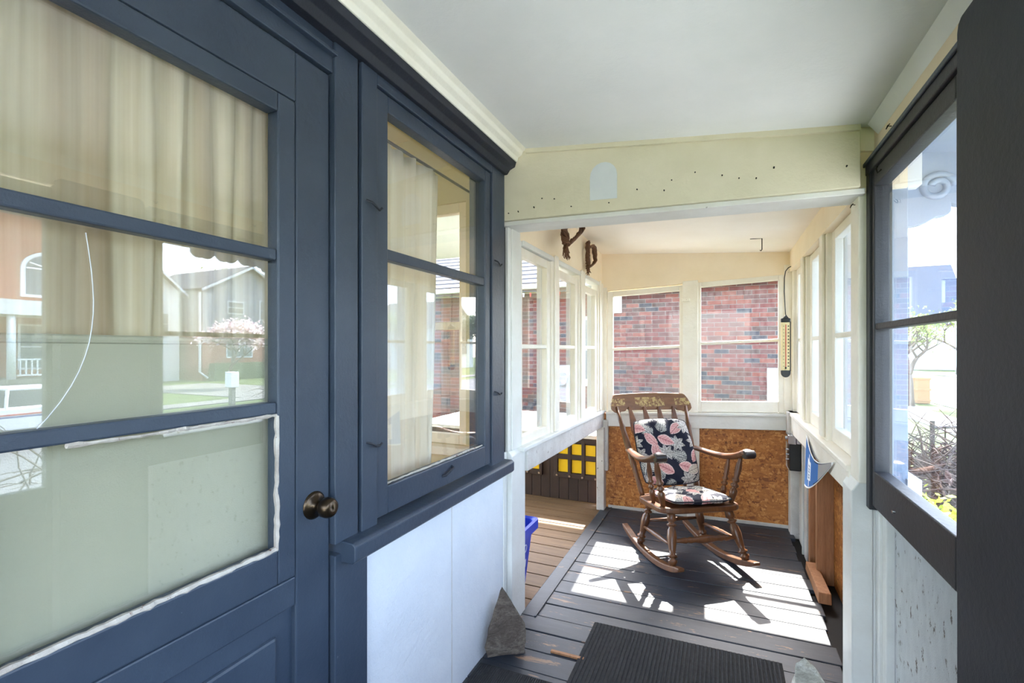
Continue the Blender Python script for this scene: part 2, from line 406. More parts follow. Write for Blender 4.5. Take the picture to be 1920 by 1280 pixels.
# ------------------------------------------------------------------ left: the house wall
XL = -.97
wl = empty('wall_left', -1.0, 1.5, -1.36, label='house front wall with white stucco panel and blue trim', cat='wall', kind='structure')
B(-1.06, XL, 1.09, 2.06, -1.37, -.56).obj('stucco_panel', 'stucco', wl)
B(-1.0, XL + .0012, 1.585, 1.588, -1.36, -.60).obj('panel_seam', 'old_white', wl)
B(-1.10, XL - .02, -1.35, .10, -1.37, 1.1).obj('house_wall', 'blue', wl)
B(-1.10, XL - .01, .10, 2.06, .84, 1.1).obj('upper_wall', 'blue', wl)
B(-1.06, -.955, .957 + .006, 1.09, -1.37, -.56).obj('jamb_foot', 'blue', wl, .003)
B(-1.06, -.955, .963, 1.051, -.53, .86).obj('door_jamb', 'blue', wl, .003)
B(-1.06, -.962, .05, .963, .748, .86).obj('door_head', 'blue', wl, .003)
B(-.975, -.945, .05, .963, .79, .80).obj('drip_strip', 'blue', wl, .002)
B(-.99, -.965, 1.051, 1.062, -.53, .86).obj('joint', 'gap', wl)
B(-1.06, -.950, 1.062, 1.128, -.53, .86).obj('casing', 'blue', wl, .003)
B(-1.06, -.950, 1.905, 2.035, -.53, .86).obj('casing', 'blue', wl, .003)
B(-1.06, -.950, 1.128, 1.905, .80, .86).obj('casing', 'blue', wl, .003)
MB().prism([(-1.06, -.585), (-.915, -.585), (-.905, -.575), (-.905, -.535), (-.915, -.527), (-1.06, -.523)], 'y', .985, 2.05).obj('ledge', 'blue', wl, .004)
B(-1.05, -.968, 2.036, 2.082, -.52, .62).obj('corner_gap', 'gap', wl)
MB().prism([(-1.06, .832), (-.935, .832), (-.92, .852), (-.895, .862), (-.888, .885), (-1.06, .90)], 'y', -1.3, 2.035).obj('cap_moulding', 'blue_dark', wl, .002)
MB().prism([(-1.06, .886), (-.885, .886), (-.88, .905), (-.862, .915), (-.855, .93), (-.83, .942), (-1.06, .96)], 'y', -1.3, 2.038).obj('crown_moulding', 'crown', wl, .002)
for (yy, zz) in ((1.10, .43), (1.10, -.28), (1.945, .40), (1.945, -.20)):
    MB().tube([(-.951, yy - .02, zz + .008), (-.938, yy - .008, zz + .002), (-.936, yy + .006, zz - .006), (-.943, yy + .03, zz - .010), (-.938, yy + .036, zz - .002)], .0035, 6).obj('sash_latch', 'blue_dark', wl)


def sash(root, axis, n0, n1, a0, a1, z0, z1, stile, top, bot, muntins, mat, gmat, mw=.024, warp=None, bevel=.004, g=.5, putty=None):
    """two stiles, two rails, muntins and a pane in every light"""
    for u0, u1 in ((a0, a0 + stile[0]), (a1 - stile[1], a1)):
        abox(axis, n0, n1, u0, u1, z0, z1).obj('stile', mat, root, bevel, warp=warp)
    abox(axis, n0, n1, a0 + stile[0], a1 - stile[1], z1 - top, z1).obj('rail', mat, root, bevel, warp=warp)
    abox(axis, n0, n1, a0 + stile[0], a1 - stile[1], z0, z0 + bot).obj('rail', mat, root, bevel, warp=warp)
    zs = [z0 + bot] + sorted(muntins) + [z1 - top]; nm = n0 + (n1 - n0) * g
    for m in muntins: abox(axis, n0 + (n1 - n0) * .1, n1 - (n1 - n0) * .1, a0 + stile[0], a1 - stile[1], m - mw / 2, m + mw / 2).obj('muntin', mat, root, bevel, warp=warp)
    for lo, hi in zip(zs[:-1], zs[1:]):
        abox(axis, nm - .002, nm + .002, a0 + stile[0] - .004, a1 - stile[1] + .004, lo - .002, hi + .002).obj('pane', gmat, root, warp=warp)


# house door
d1 = empty('door_1', -.99, .53, -1.36, label='dark blue house door with three stacked panes over a panel', cat='door', kind='structure')
B(-1.012, -.97, .848, .957, -1.35, .742).obj('stile', 'blue', d1, .004)
B(-1.012, -.97, .105, .214, -1.35, .742).obj('stile', 'blue', d1, .004)
B(-1.012, -.97, .214, .848, .618, .742).obj('rail', 'blue', d1, .004)
B(-1.012, -.971, .214, .848, -.637, -.565).obj('rail', 'blue', d1, .004)
B(-1.012, -.971, .214, .848, -1.35, -1.22).obj('rail', 'blue', d1, .004)
B(-1.008, -.985, .214, .848, -1.22, -.637).obj('lower_panel', 'blue', d1)
MB().prism([(.254, -1.17), (.80, -1.17), (.80, -.69), (.254, -.69)], 'x', -.99, -.976).obj('raised_field', 'blue', d1, .012)
sash(d1, 'x', -1.006, -.968, .2165, .8450, -.5625, .6150, (.05, .05), .046, .083, [.226, -.14], 'blue', 'gl_door', .028, g=.3)
pt = []
for i in range(41): pt.append((-.975 + random.uniform(-.002, .002), .27 + .527 * i / 40, -.479 + random.uniform(-.0006, .0008)))
MB().tube(pt, [.0065 + random.uniform(-.001, .0015) for _ in pt], 6).obj('putty_line', 'putty', d1)
pt = [(-.974 + random.uniform(-.002, .002), .797 + random.uniform(-.0008, .0006), -.478 + .32 * i / 22) for i in range(23)]
MB().tube(pt, [.006 + random.uniform(-.001, .0015) for _ in pt], 6).obj('putty_line', 'putty', d1)
pt = [(-.974 + random.uniform(-.002, .002), .40 + .40 * i / 26, -.158 + random.uniform(-.001, .001)) for i in range(27)]
MB().tube(pt, [.0045 + random.uniform(-.002, .0015) for _ in pt], 6).obj('putty_line', 'putty', d1)
kn = MB().turned((-.972, .905, -.405), (-.905, .905, -.405), [(0, .036), (.06, .036), (.12, .030), (.18, .014), (.40, .012), (.46, .018), (.6, .0255), (.8, .0262), (.95, .022), (1, .016), (1, .002)], 24).obj('door_knob', 'knob', d1, smooth=True, label='round aged bronze door knob')

# house window
w1 = empty('window_1', -.99, 1.52, -.52, label='dark blue two-pane sash window in the house wall over the ledge', cat='window', kind='structure')
sash(w1, 'x', -1.0, -.958, 1.132, 1.901, -.515, .797, (.055, .052), .052, .088, [.30], 'blue', 'gl_door', .034, g=.35)
B(-1.055, -1.0, 1.14, 1.16, -.5, .79).obj('jamb', 'blue', w1); B(-1.055, -1.0, 1.88, 1.9, -.5, .79).obj('jamb', 'blue', w1)
MB().tube([(-.958, 1.50, -.475), (-.945, 1.505, -.472), (-.942, 1.53, -.462), (-.945, 1.56, -.455), (-.958, 1.565, -.452)], .005, 8).obj('sash_lift', 'blue_dark', w1)
pt = [(-.972, 1.19 + .655 * i / 40, -.425 + random.uniform(-.001, .002)) for i in range(41)]
MB().tube(pt, [.004 + random.uniform(-.0015, .0025) for _ in pt], 6).obj('putty_line', 'putty', w1)

# room behind the door and window
hr = empty('wall_house', -2.5, .3, -1.36, label='tan room walls behind the house window', cat='wall', kind='structure')
B(-4.0, -3.9, -1.4, 2.1, -1.36, -.7).obj('room_wall', 'wall_in', hr); B(-4.0, -3.9, -1.4, 2.1, .85, 1.1).obj('room_wall', 'wall_in', hr)
B(-3.96, -3.955, -1.4, 2.1, -.7, .85).obj('added_far_pane', 'gl_annex', hr)  # unseen far window, added so daylight brightens the room and its curtains
B(-4.0, -1.1, -1.4, -1.3, -1.36, 1.1).obj('room_wall', 'wall_in', hr)
B(-4.0, -1.75, 2.04, 2.14, -1.36, 1.1).obj('room_wall', 'wall_in', hr)
B(-1.165, -1.06, 2.04, 2.14, -1.36, 1.1).obj('room_wall', 'wall_in', hr)
B(-1.75, -1.165, 2.04, 2.14, -1.36, -.48).obj('room_wall', 'wall_in', hr); B(-1.75, -1.165, 2.04, 2.14, .74, 1.1).obj('room_wall', 'wall_in', hr)
B(-4.0, -1.06, -1.4, 2.14, 1.1, 1.2).obj('room_ceiling', 'wall_in', hr); B(-4.0, -1.06, -1.4, 2.14, -1.46, -1.36).obj('room_floor', 'stud', hr)
B(-1.75, -1.08, 1.97, 2.04, -.52, -.48).obj('inner_sill', 'cream', hr, .004)
we = empty('window_2', -1.36, 2.1, -.36, label='cream framed side window seen through the house window', cat='window', kind='structure')
sash(we, 'y', 2.05, 2.09, -1.75, -1.165, -.48, .74, (.05, .045), .05, .05, [.12], 'cream', 'gl_annex', .04)


def curtain(name, x, y0, y1, z0, z1, mat, folds, amp, seed, label, cat='curtain', flare=0.0, group=None):
    r = random.Random(seed); n = folds * 10; ph = [r.uniform(0, 6.28) for _ in range(4)]; rows = 14
    m = MB(); vs = []; fs = []
    for j in range(rows + 1):
        t = j / rows
        for i in range(n + 1):
            u = i / n; a = amp * (.75 + .35 * math.sin(u * 9 + ph[0]))
            d = a * math.sin(u * folds * 6.283 + 1.3 * math.sin(u * 11 + ph[1]) + .5 * t * math.sin(u * 7 + ph[2])) + .25 * a * math.sin(u * folds * 15.1 + ph[3])
            yy = y0 + (y1 - y0) * u + flare * t * (u - .5) ** 2 * 2 * (1 if u > .5 else -1) + .004 * math.sin(t * 5 + u * 30)
            vs.append((x + d, yy, z1 + (z0 - z1) * t))
    for j in range(rows):
        for i in range(n): fs.append((j * (n + 1) + i, j * (n + 1) + i + 1, (j + 1) * (n + 1) + i + 1, (j + 1) * (n + 1) + i))
    o = m.add(vs, fs).obj(name, mat, smooth=True, label=label, cat=cat, group=group)
    s = o.modifiers.new('cloth', 'SOLIDIFY'); s.thickness = .002; return o


curtain('curtain', -1.055, .18, .835, .0, .66, 'curtain', 11, .009, 3, 'striped beige curtain pleated behind the upper panes of the door')
cl = B(-1.042, -1.036, .20, .84, -.62, .012).obj('half_curtain', 'blind', label='plain pale olive cloth covering the lower panes of the door', cat='curtain')
MB().tube([(-1.04, .16, .018), (-1.04, .85, .018)], .009, 10).obj('curtain_rod', 'blind', label='slim olive rod between the pleated and plain door curtains', cat='curtain rod')
MB().tube([(-1.055, .15, .672), (-1.055, .85, .672)], .006, 8).obj('curtain_rail', 'knob', label='thin rail carrying the pleated door curtain', cat='curtain rod')
MB().tube([(-.9945, .435, .20)] + [(-.994, .435 + .03 * math.sin(t * 1.5) - .10 * t ** 3, .20 - .335 * t) for t in np.linspace(.05, 1, 14)], .0009, 5).obj('pull_cord', 'binlabel', label='thin pale cord hanging inside the middle door pane', cat='cord')
curtain('sheer_curtain', -1.10, 1.10, 1.70, -.52, .74, 'sheer', 6, .014, 8, 'sheer cream curtain gathered inside the house window', flare=-.12)
MB().tube([(-1.10, 1.08, .75), (-1.10, 1.98, .75)], .006, 8).obj('curtain_rail', 'knob', label='thin rail carrying the sheer curtain of the house window', cat='curtain rod')

# ------------------------------------------------------------------ left side of the annex: post, three sashes, sill, open below
wa = empty('wall_annex', -.96, 3.1, -1.36, label='white painted window side of the annex, open below its sill', cat='wall', kind='structure')
B(-1.0, -.952, 2.084, 2.115, -.50, .60).obj('post', 'white', wa, .004)
B(-1.0, -.946, 2.118, 2.235, -.50, .60).obj('post_face', 'white', wa, .004)
B(-1.02, -.965, 2.06, 2.095, -1.36, -.50).obj('post_foot', 'white', wa, .004)
MB().prism([(-1.02, -1.36), (-.94, -1.36), (-.94, -.525), (-.962, -.495), (-1.02, -.495)], 'y', 2.10, 2.27).obj('post_foot', 'white', wa, .004)
B(-1.02, -.945, 2.215, 4.04, .56, .96).obj('upper_panel', 'cream', wa)
B(-1.01, -.935, 2.24, 4.02, .535, .565).obj('head_strip', 'white', wa, .004)
ASL = [(2.245, 2.69), (2.815, 3.275), (3.435, 3.845)]
for (m0, m1) in ((2.695, 2.81), (3.28, 3.43), (3.85, 3.93)):
    B(-1.0, -.938, m0, m1, -.515, .56).obj('mullion', 'sash', wa, .006)
    B(-.938, -.926, m0 + .025, m1 - .025, -.50, .575).obj('mullion_bead', 'sash', wa, .005)
MB().hexa([(-1.0, 2.27, -.635), (-.925, 2.27, -.635), (-.925, 4.02, -.66), (-1.0, 4.02, -.66), (-1.0, 2.27, -.50), (-.925, 2.27, -.50), (-.925, 4.02, -.525), (-1.0, 4.02, -.525)]).obj('sill_apron', 'old_white', wa, .005)
MB().hexa([(-1.06, 2.2, -.522), (-.915, 2.2, -.522), (-.915, 4.02, -.545), (-1.06, 4.02, -.545), (-1.06, 2.2, -.497), (-.915, 2.2, -.497), (-.915, 4.02, -.52), (-1.06, 4.02, -.52)]).obj('sill', 'white', wa, .005)
B(-.975, -.91, 3.93, 4.01, -1.36, -.66).obj('corner_stud', 'old_white', wa, .005)
B(-.965, -.885, 3.96, 4.012, -1.03, -.60).obj('corner_block', 'old_white', wa, .008)
B(-1.0, -.93, 3.93, 4.03, -.52, .56).obj('corner_board', 'sash', wa, .004)
for i, (a0, a1) in enumerate(ASL):
    w = empty('window_%d' % (3 + i), -.97, (a0 + a1) / 2, -.5, label=['white annex sash beside the post, looking onto the shingled eave', 'white annex sash between two mullions under the larger twig heart', 'white annex sash by the corner under the smaller twig heart'][i], cat='window', kind='structure')
    st = (.01, .055) if i == 0 else (.055, .055)
    sash(w, 'x', -.985, -.95, a0, a1, -.508 - .008 * i, .532 - .022 * i, st, .05, .055, [.016], 'sash', 'gl_annex', .024, g=.35)
    B(-1.02, -.987, a1 - .05, a1 - .03, -.5, .53).obj('storm_jamb', 'siding', w, .003)

# ------------------------------------------------------------------ back wall
BW = lambda x, y, z: (x, y, z + .042 * (x + .2) * (1 if z > -.75 else .5))
wb = empty('wall_back', -.2, 4.05, -1.36, label='end wall with OSB sheets under a white sill and cream boards above', cat='wall', kind='structure')
B(-1.0, .60, 4.03, 4.08, -1.40, -.55).obj('osb_sheet', 'osb_y', wb)
B(-1.0, .60, 4.0, 4.10, .53, .92).obj('upper_panel', 'cream', wb, warp=BW)
B(-.905, .47, 3.985, 4.06, -.625, -.512).obj('sill_board', 'white', wb, .005, warp=BW)
B(-.905, .47, 3.965, 4.06, -.522, -.500).obj('sill', 'white', wb, .005, warp=BW)
B(-.258, -.165, 4.005, 4.032, -1.36, -.62).obj('stud_strip', 'white', wb, .003)
B(-.29, -.175, 3.992, 4.06, -.50, .55).obj('mullion', 'sash', wb, .004, warp=BW)
B(.42, .50, 3.992, 4.06, -.50, .60).obj('corner_board', 'sash', wb, .004, warp=BW)
B(-.96, -.90, 3.992, 4.06, -.50, .56).obj('corner_board', 'sash', wb, .004, warp=BW)
B(-.895, .48, 4.02, 4.032, -1.36, -1.335).obj('base_strip', 'old_white', wb, .003, warp=FW)
B(-.905, -.27, 4.004, 4.012, .53, .538).obj('shadow_gap', 'gap', wb, warp=BW)
w6 = empty('window_6', -.59, 4.03, -.5, label='hinged dusty white sash behind the rocking chair', cat='window', kind='structure')
sash(w6, 'y', 4.004, 4.04, -.897, -.262, -.498, .522, (.048, .052), .045, .05, [.028], 'sash', 'gl_dirty', .022, warp=BW)
w6b = B(-.30, -.235, 3.985, 3.993, .385, .41).obj('turn_button', 'sash', w6, .003, warp=BW)
w7 = empty('window_7', .11, 4.03, -.5, label='dusty white sash beside the hanging thermometer', cat='window', kind='structure')
sash(w7, 'y', 4.01, 4.046, -.203, .438, -.498, .552, (.05, .055), .06, .085, [.045], 'sash', 'gl_dirty', .022, warp=BW)
for z in (.3, -.35):
    MB().tube([(-.902, 3.99, z), (-.902, 3.99, z + .07)], .007, 8).obj('hinge', 'sash', w6, warp=BW)

# ------------------------------------------------------------------ right side of the annex
wr = empty('wall_right', .55, 3.0, -1.36, label='outer porch wall of OSB, raw studs and white window boards', cat='wall', kind='structure')
B(.585, .60, 2.2, 4.05, -1.42, -.45).obj('osb_sheet', 'osb_x', wr)
B(.455, .60, 2.09, 4.08, .575, .80).obj('upper_panel', 'cream', wr)
B(.44, .60, 2.2, 4.0, -.475, -.45).obj('sill', 'sash', wr, .004)
MB().hexa([(.448, 2.2, -.56), (.47, 2.2, -.56), (.47, 4.0, -.60), (.448, 4.0, -.60), (.448, 2.2, -.47), (.47, 2.2, -.47), (.47, 4.0, -.47), (.448, 4.0, -.47)]).obj('sill_apron', 'sash', wr, .003)
B(.455, .50, 2.085, 2.20, -.49, .57).obj('post', 'sash', wr, .005)
MB().prism([(.435, -1.36), (.50, -1.36), (.50, -.475), (.462, -.475), (.435, -.52)], 'y', 2.09, 2.23).obj('post_foot', 'white', wr, .005)
B(.50, .545, 2.085, 2.26, -1.36, -.45).obj('post_foot', 'white', wr, .004)
B(.43, .50, 3.86, 4.0, -.86, -.45).obj('corner_block', 'old_white', wr, .006)
B(.448, .52, 3.90, 4.02, -1.36, -.86).obj('corner_stud', 'old_white', wr, .006)
B(.50, .585, 3.44, 3.49, -1.36, -.45).obj('stud', 'stud', wr, .003)
B(.492, .585, 3.50, 3.60, -1.36, -.45).obj('stud', 'old_white', wr, .003)
B(.484, .50, 3.62, 3.64, -1.36, -.55).obj('stud_strip', 'white', wr, .002)
B(.50, .585, 3.64, 3.88, -1.36, -.45).obj('stud', 'old_white', wr, .003)
B(.50, .585, 3.20, 3.245, -1.36, -.45).obj('stud', 'stud', wr, .003)
MB().hexa([(.46, 2.90, -1.33), (.52, 2.90, -1.33), (.52, 3.32, -1.33), (.46, 3.32, -1.33), (.462, 2.90, -1.27), (.518, 2.90, -1.27), (.518, 3.32, -1.28), (.462, 3.32, -1.28)]).obj('wood_offcut', 'stud', label='raw timber offcut lying along the wall by the floor edge', cat='wood', bevel=.004)
ASR = [(2.265, 2.735), (2.90, 3.36), (3.53, 3.93)]
for (m0, m1) in ((2.745, 2.89), (3.37, 3.52)):
    B(.47, .56, m0, m1, -.46, .575).obj('mullion', 'sash', wr, .006)
    B(.455, .47, m0 + .03, m1 - .03, -.44, .58).obj('mullion_bead', 'sash', wr, .006)
B(.47, .56, 3.94, 4.0, -.46, .575).obj('mullion', 'sash', wr, .006)
B(.47, .56, 2.205, 2.26, -.46, .575).obj('mullion', 'sash', wr, .006)
for i, (a0, a1) in enumerate(ASR):
    w = empty('window_%d' % (8 + i), .51, (a0 + a1) / 2, -.45, label=['white annex sash over the OSB panel next to the post', 'white annex sash above the blue pennant', 'white annex sash beside the hanging thermometer corner'][i], cat='window', kind='structure')
    sash(w, 'x', .49, .525, a0, a1, -.448, .572, (.062, .06), .045, .075, [.066], 'sash', 'gl_annex', .024, g=.6)
    B(.53, .60, a1 - .06, a1 - .03, -.44, .57).obj('storm_jamb', 'siding', w, .003)
    B(.603, .606, a0 + .0, a1 - .0, -.45, .575).obj('storm_pane', 'gl_storm', w)
B(.60, .64, 2.09, 4.08, -1.42, -.46).obj('outer_cladding', 'siding', wr); B(.60, .64, 2.09, 4.08, .58, .82).obj('outer_cladding', 'siding', wr)
B(.545, .605, 2.10, 2.22, -1.5, .7).obj('outer_post', 'eave', wr, .004)

# ------------------------------------------------------------------ right side of the porch: dark window, board below, dark upright, entry
wf = empty('wall_front', .53, 1.0, -1.36, label='front porch wall with scratched white board under dark window', cat='wall', kind='structure')
B(.50, .58, -1.3, 2.085, .672, .83).obj('upper_panel', 'cream', wf)
MB().prism([(.47, cz(.47) - .003), (.50, cz(.50) - .04), (.50, cz(.5))], 'y', -1.3, 2.03).obj('cove_strip', 'ceil', wf)
B(.535, .58, 1.33, 2.02, -1.36, -.55).obj('scratched_board', 'scratched', wf)
B(.512, .56, 1.985, 2.03, -1.36, -.55).obj('cover_strip', 'white', wf, .003)
B(.505, .56, 2.035, 2.085, -1.36, -.55).obj('cover_strip', 'white', wf, .003)
B(.475, .545, 1.315, 2.085, .628, .672).obj('head_casing', 'sash_dark', wf, .004)
B(.468, .475, 1.315, 2.085, .66, .674).obj('head_bead', 'blue', wf, .002)
B(.478, .545, 2.045, 2.085, -.57, .63).obj('side_casing', 'sash_dark', wf, .003)
w11 = empty('window_11', .51, 1.7, -.55, label='dark framed two-pane porch window looking onto the street', cat='window', kind='structure')
sash(w11, 'x', .485, .53, 1.325, 2.04, -.552, .626, (.062, .022), .055, .126, [.080], 'sash_dark', 'gl_front', .022, g=.55)
MB().turned((.486, 1.80, -.50), (.478, 1.80, -.50), [(0, .006), (1, .005)], 8).obj('screw', 'chrome', w11)
MB().tube([(.484, 1.93, .60), (.474, 1.93, .59), (.470, 1.93, .605), (.474, 1.935, .612)], .003, 6).obj('hook', 'iron', w11)
up = empty('trim_3', .50, 1.15, -1.36, label='tall dark blue-black upright board beside the porch window', cat='trim', kind='structure')
pol = [(.985, -1.36), (1.29, -1.36), (1.29, .665), (1.284, .683), (1.27, .692), (.985, .692)]
MB().prism(pol, 'x', .452, .53).obj('upright', 'blue_dark', up, .004)
B(.49, .535, 1.292, 1.3245, -1.36, .66).obj('stop', 'blue_dark', up, .002)
B(.478, .49, 1.29, 1.33, .33, .385).obj('hinge_leaf', 'blue_dark', up, .003); B(.478, .49, 1.29, 1.33, -.50, -.45).obj('hinge_leaf', 'blue_dark', up, .003)
B(.476, .491, 1.305, 1.325, .40, .655).obj('cleat', 'blue_dark', up, .002)
d2 = empty('door_2', .52, .5, -1.36, label='dark glazed entry door opposite the house door', cat='door', kind='structure')
sash(d2, 'x', .50, .54, .02, .98, -1.34, .66, (.1, .02), .12, .785, [], 'blue_dark', 'gl_front', g=.5)
wq = empty('window_12', .52, -.65, -.55, label='dark framed porch window beyond the entry door', cat='window', kind='structure')
sash(wq, 'x', .50, .54, -1.28, .015, -.552, .66, (.06, .06), .06, .1, [], 'sash_dark', 'gl_front')
B(.52, .58, -1.3, .018, -1.36, -.555).obj('lower_board', 'scratched', wf)
we2 = empty('wall_near', -.2, -1.33, -1.36, label='unseen end wall of the porch around the added broad window', cat='wall', kind='structure')
B(-1.05, .58, -1.38, -1.32, -1.40, -1.15).obj('lower_board', 'white', we2); B(-1.05, .58, -1.38, -1.32, .75, 1.0).obj('upper_panel', 'cream', we2)
w13 = empty('window_13', -.2, -1.35, -.6, label='broad white window added at the unseen near end to let daylight in', cat='window', kind='structure')  # opening added behind the camera, made large to bring in more daylight
sash(w13, 'y', -1.37, -1.33, -.98, .5, -1.15, .75, (.05, .05), .05, .05, [], 'sash', 'gl_annex')


def s_hook(x, y, z, label, flip=1):
    MB().tube([(x, y, z + .006), (x - .010, y - .002, z + .008), (x - .016, y - .006 * flip, z - .002), (x - .018, y - .014 * flip, z - .006), (x - .016, y - .020 * flip, z + .002), (x - .010, y - .020 * flip, z + .007)], .0016, 6).obj('cup_hook', 'iron', label=label, cat='hook', smooth=True)


s_hook(.50, 1.365, .703, 'small dark cup hook in the cream board by the dark upright')
s_hook(.50, 1.885, .715, 'small dark cup hook in the cream board near the header beam')
s_hook(.455, 2.13, .535, 'small dark cup hook at the top of the white post')
MB().tube([(.24, 3.5, .737), (.24, 3.5, .66), (.235, 3.5, .652), (.228, 3.5, .656)], .003, 6).add(*[(lambda t: (t.v, t.f))(MB().tube([(.17, 3.5, .735), (.24, 3.5, .733)], .002, 5))][0]).obj('ceiling_hook', 'iron', label='bent iron hook screwed into the annex ceiling', cat='hook')

# ================================================================== THE THINGS IN THE PORCH
def grid_cloth(name, nu, nv, fpos, fcol, mat, parent=None, local=False, thick=0.0, **tags):
    """a fine sheet with a printed colour per corner"""
    vs = []; fs = []; cs = []
    for j in range(nv + 1):
        for i in range(nu + 1): vs.append(fpos(i / nu, j / nv))
    if isinstance(fcol, np.ndarray): cs = fcol.reshape(-1, 3)
    else: cs = np.array([fcol(i / nu, j / nv) for j in range(nv + 1) for i in range(nu + 1)])
    for j in range(nv):
        for i in range(nu): a = j * (nu + 1) + i; fs.append((a, a + 1, a + nu + 2, a + nu + 1))
    o = MB().add(vs, fs).obj(name, mat, parent, smooth=True, local=local, **tags)
    me = o.data; at = me.color_attributes.new('col', 'FLOAT_COLOR', 'POINT')
    full = np.ones((len(vs), 4)); lc = cs / 255.0; full[:, :3] = np.where(lc <= .04045, lc / 12.92, ((lc + .055) / 1.055) ** 2.4)
    at.data.foreach_set('color', full.ravel().astype(np.float32))
    if thick: s = o.modifiers.new('cloth', 'SOLIDIFY'); s.thickness = thick; s.offset = 0
    return o


def floral(nu, nv, w, h, seed):
    """navy ground strewn with broad leaves, palm fronds and pale flowers (a printed cloth)"""
    r = random.Random(seed); U, V = np.meshgrid(np.linspace(0, w, nu + 1), np.linspace(0, h, nv + 1))
    img = np.zeros((nv + 1, nu + 1, 3)); img[:] = (30, 32, 46)

    def leaf(cx, cy, ang, L, Wd, c1, c2, vein, edge):
        ca, sa = math.cos(ang), math.sin(ang); s = ((U - cx) * ca + (V - cy) * sa) / L; d = (-(U - cx) * sa + (V - cy) * ca)
        prof = Wd * np.sin(np.pi * np.clip(s, 0, 1)) ** .75 * (1.15 - .45 * np.clip(s, 0, 1)); ins = (s > 0) & (s < 1) & (np.abs(d) < prof)
        q = np.abs(d) / (prof + 1e-6); f = np.clip(.5 + .5 * np.sin((s * L * 300 - np.abs(d) * 240)), 0, 1)[..., None] * .45 + q[..., None] * .45
        c = np.array(c1) * (1 - f) + np.array(c2) * f
        c = np.where((np.abs(d) < .0016)[..., None], np.array(vein), c); c = np.where((q > .88)[..., None], np.array(edge), c)
        img[ins] = c[ins]

    def frond(cx, cy, ang, L, col):
        for k in range(11):
            t = k / 11
            for sd in (-1, 1):
                leaf(cx + math.cos(ang) * L * t, cy + math.sin(ang) * L * t, ang + sd * (.95 - .35 * t), L * .42 * (1.05 - .7 * t), .0055, col, tuple(c * .8 for c in col), (60, 62, 70), col)
        leaf(cx, cy, ang, L, .003, col, col, col, col)

    def flower(cx, cy, R, col, a0):
        for k in range(7): leaf(cx, cy, a0 + k * .8976, R, R * .25, col, tuple(c * .72 for c in col), (110, 104, 100), (226, 220, 212))

    step = .10
    pts = [(x + r.uniform(-.025, .025), y + r.uniform(-.025, .025)) for x in np.arange(0, w + .06, step) for y in np.arange(0, h + .06, step)]; r.shuffle(pts)
    for i, (x, y) in enumerate(pts):
        a = r.uniform(0, 6.28)
        if i % 3 == 0: frond(x - .05 * math.cos(a), y - .05 * math.sin(a), a, .15, (206, 206, 198))
    for i, (x, y) in enumerate(pts):
        a = r.uniform(0, 6.28)
        if i % 3 == 1:
            c = r.choice([((196, 132, 132), (226, 190, 184), (120, 62, 70)), ((206, 196, 180), (150, 142, 134), (90, 84, 80)), ((214, 172, 164), (178, 118, 120), (110, 62, 66))])
            leaf(x - .05 * math.cos(a), y - .05 * math.sin(a), a, .125, .038, c[0], c[1], c[2], (222, 206, 198))
        elif i % 3 == 2: flower(x, y, .062, (190, 186, 180), a)
    return img


MT['floral'] = attr_mat('floral_cloth')

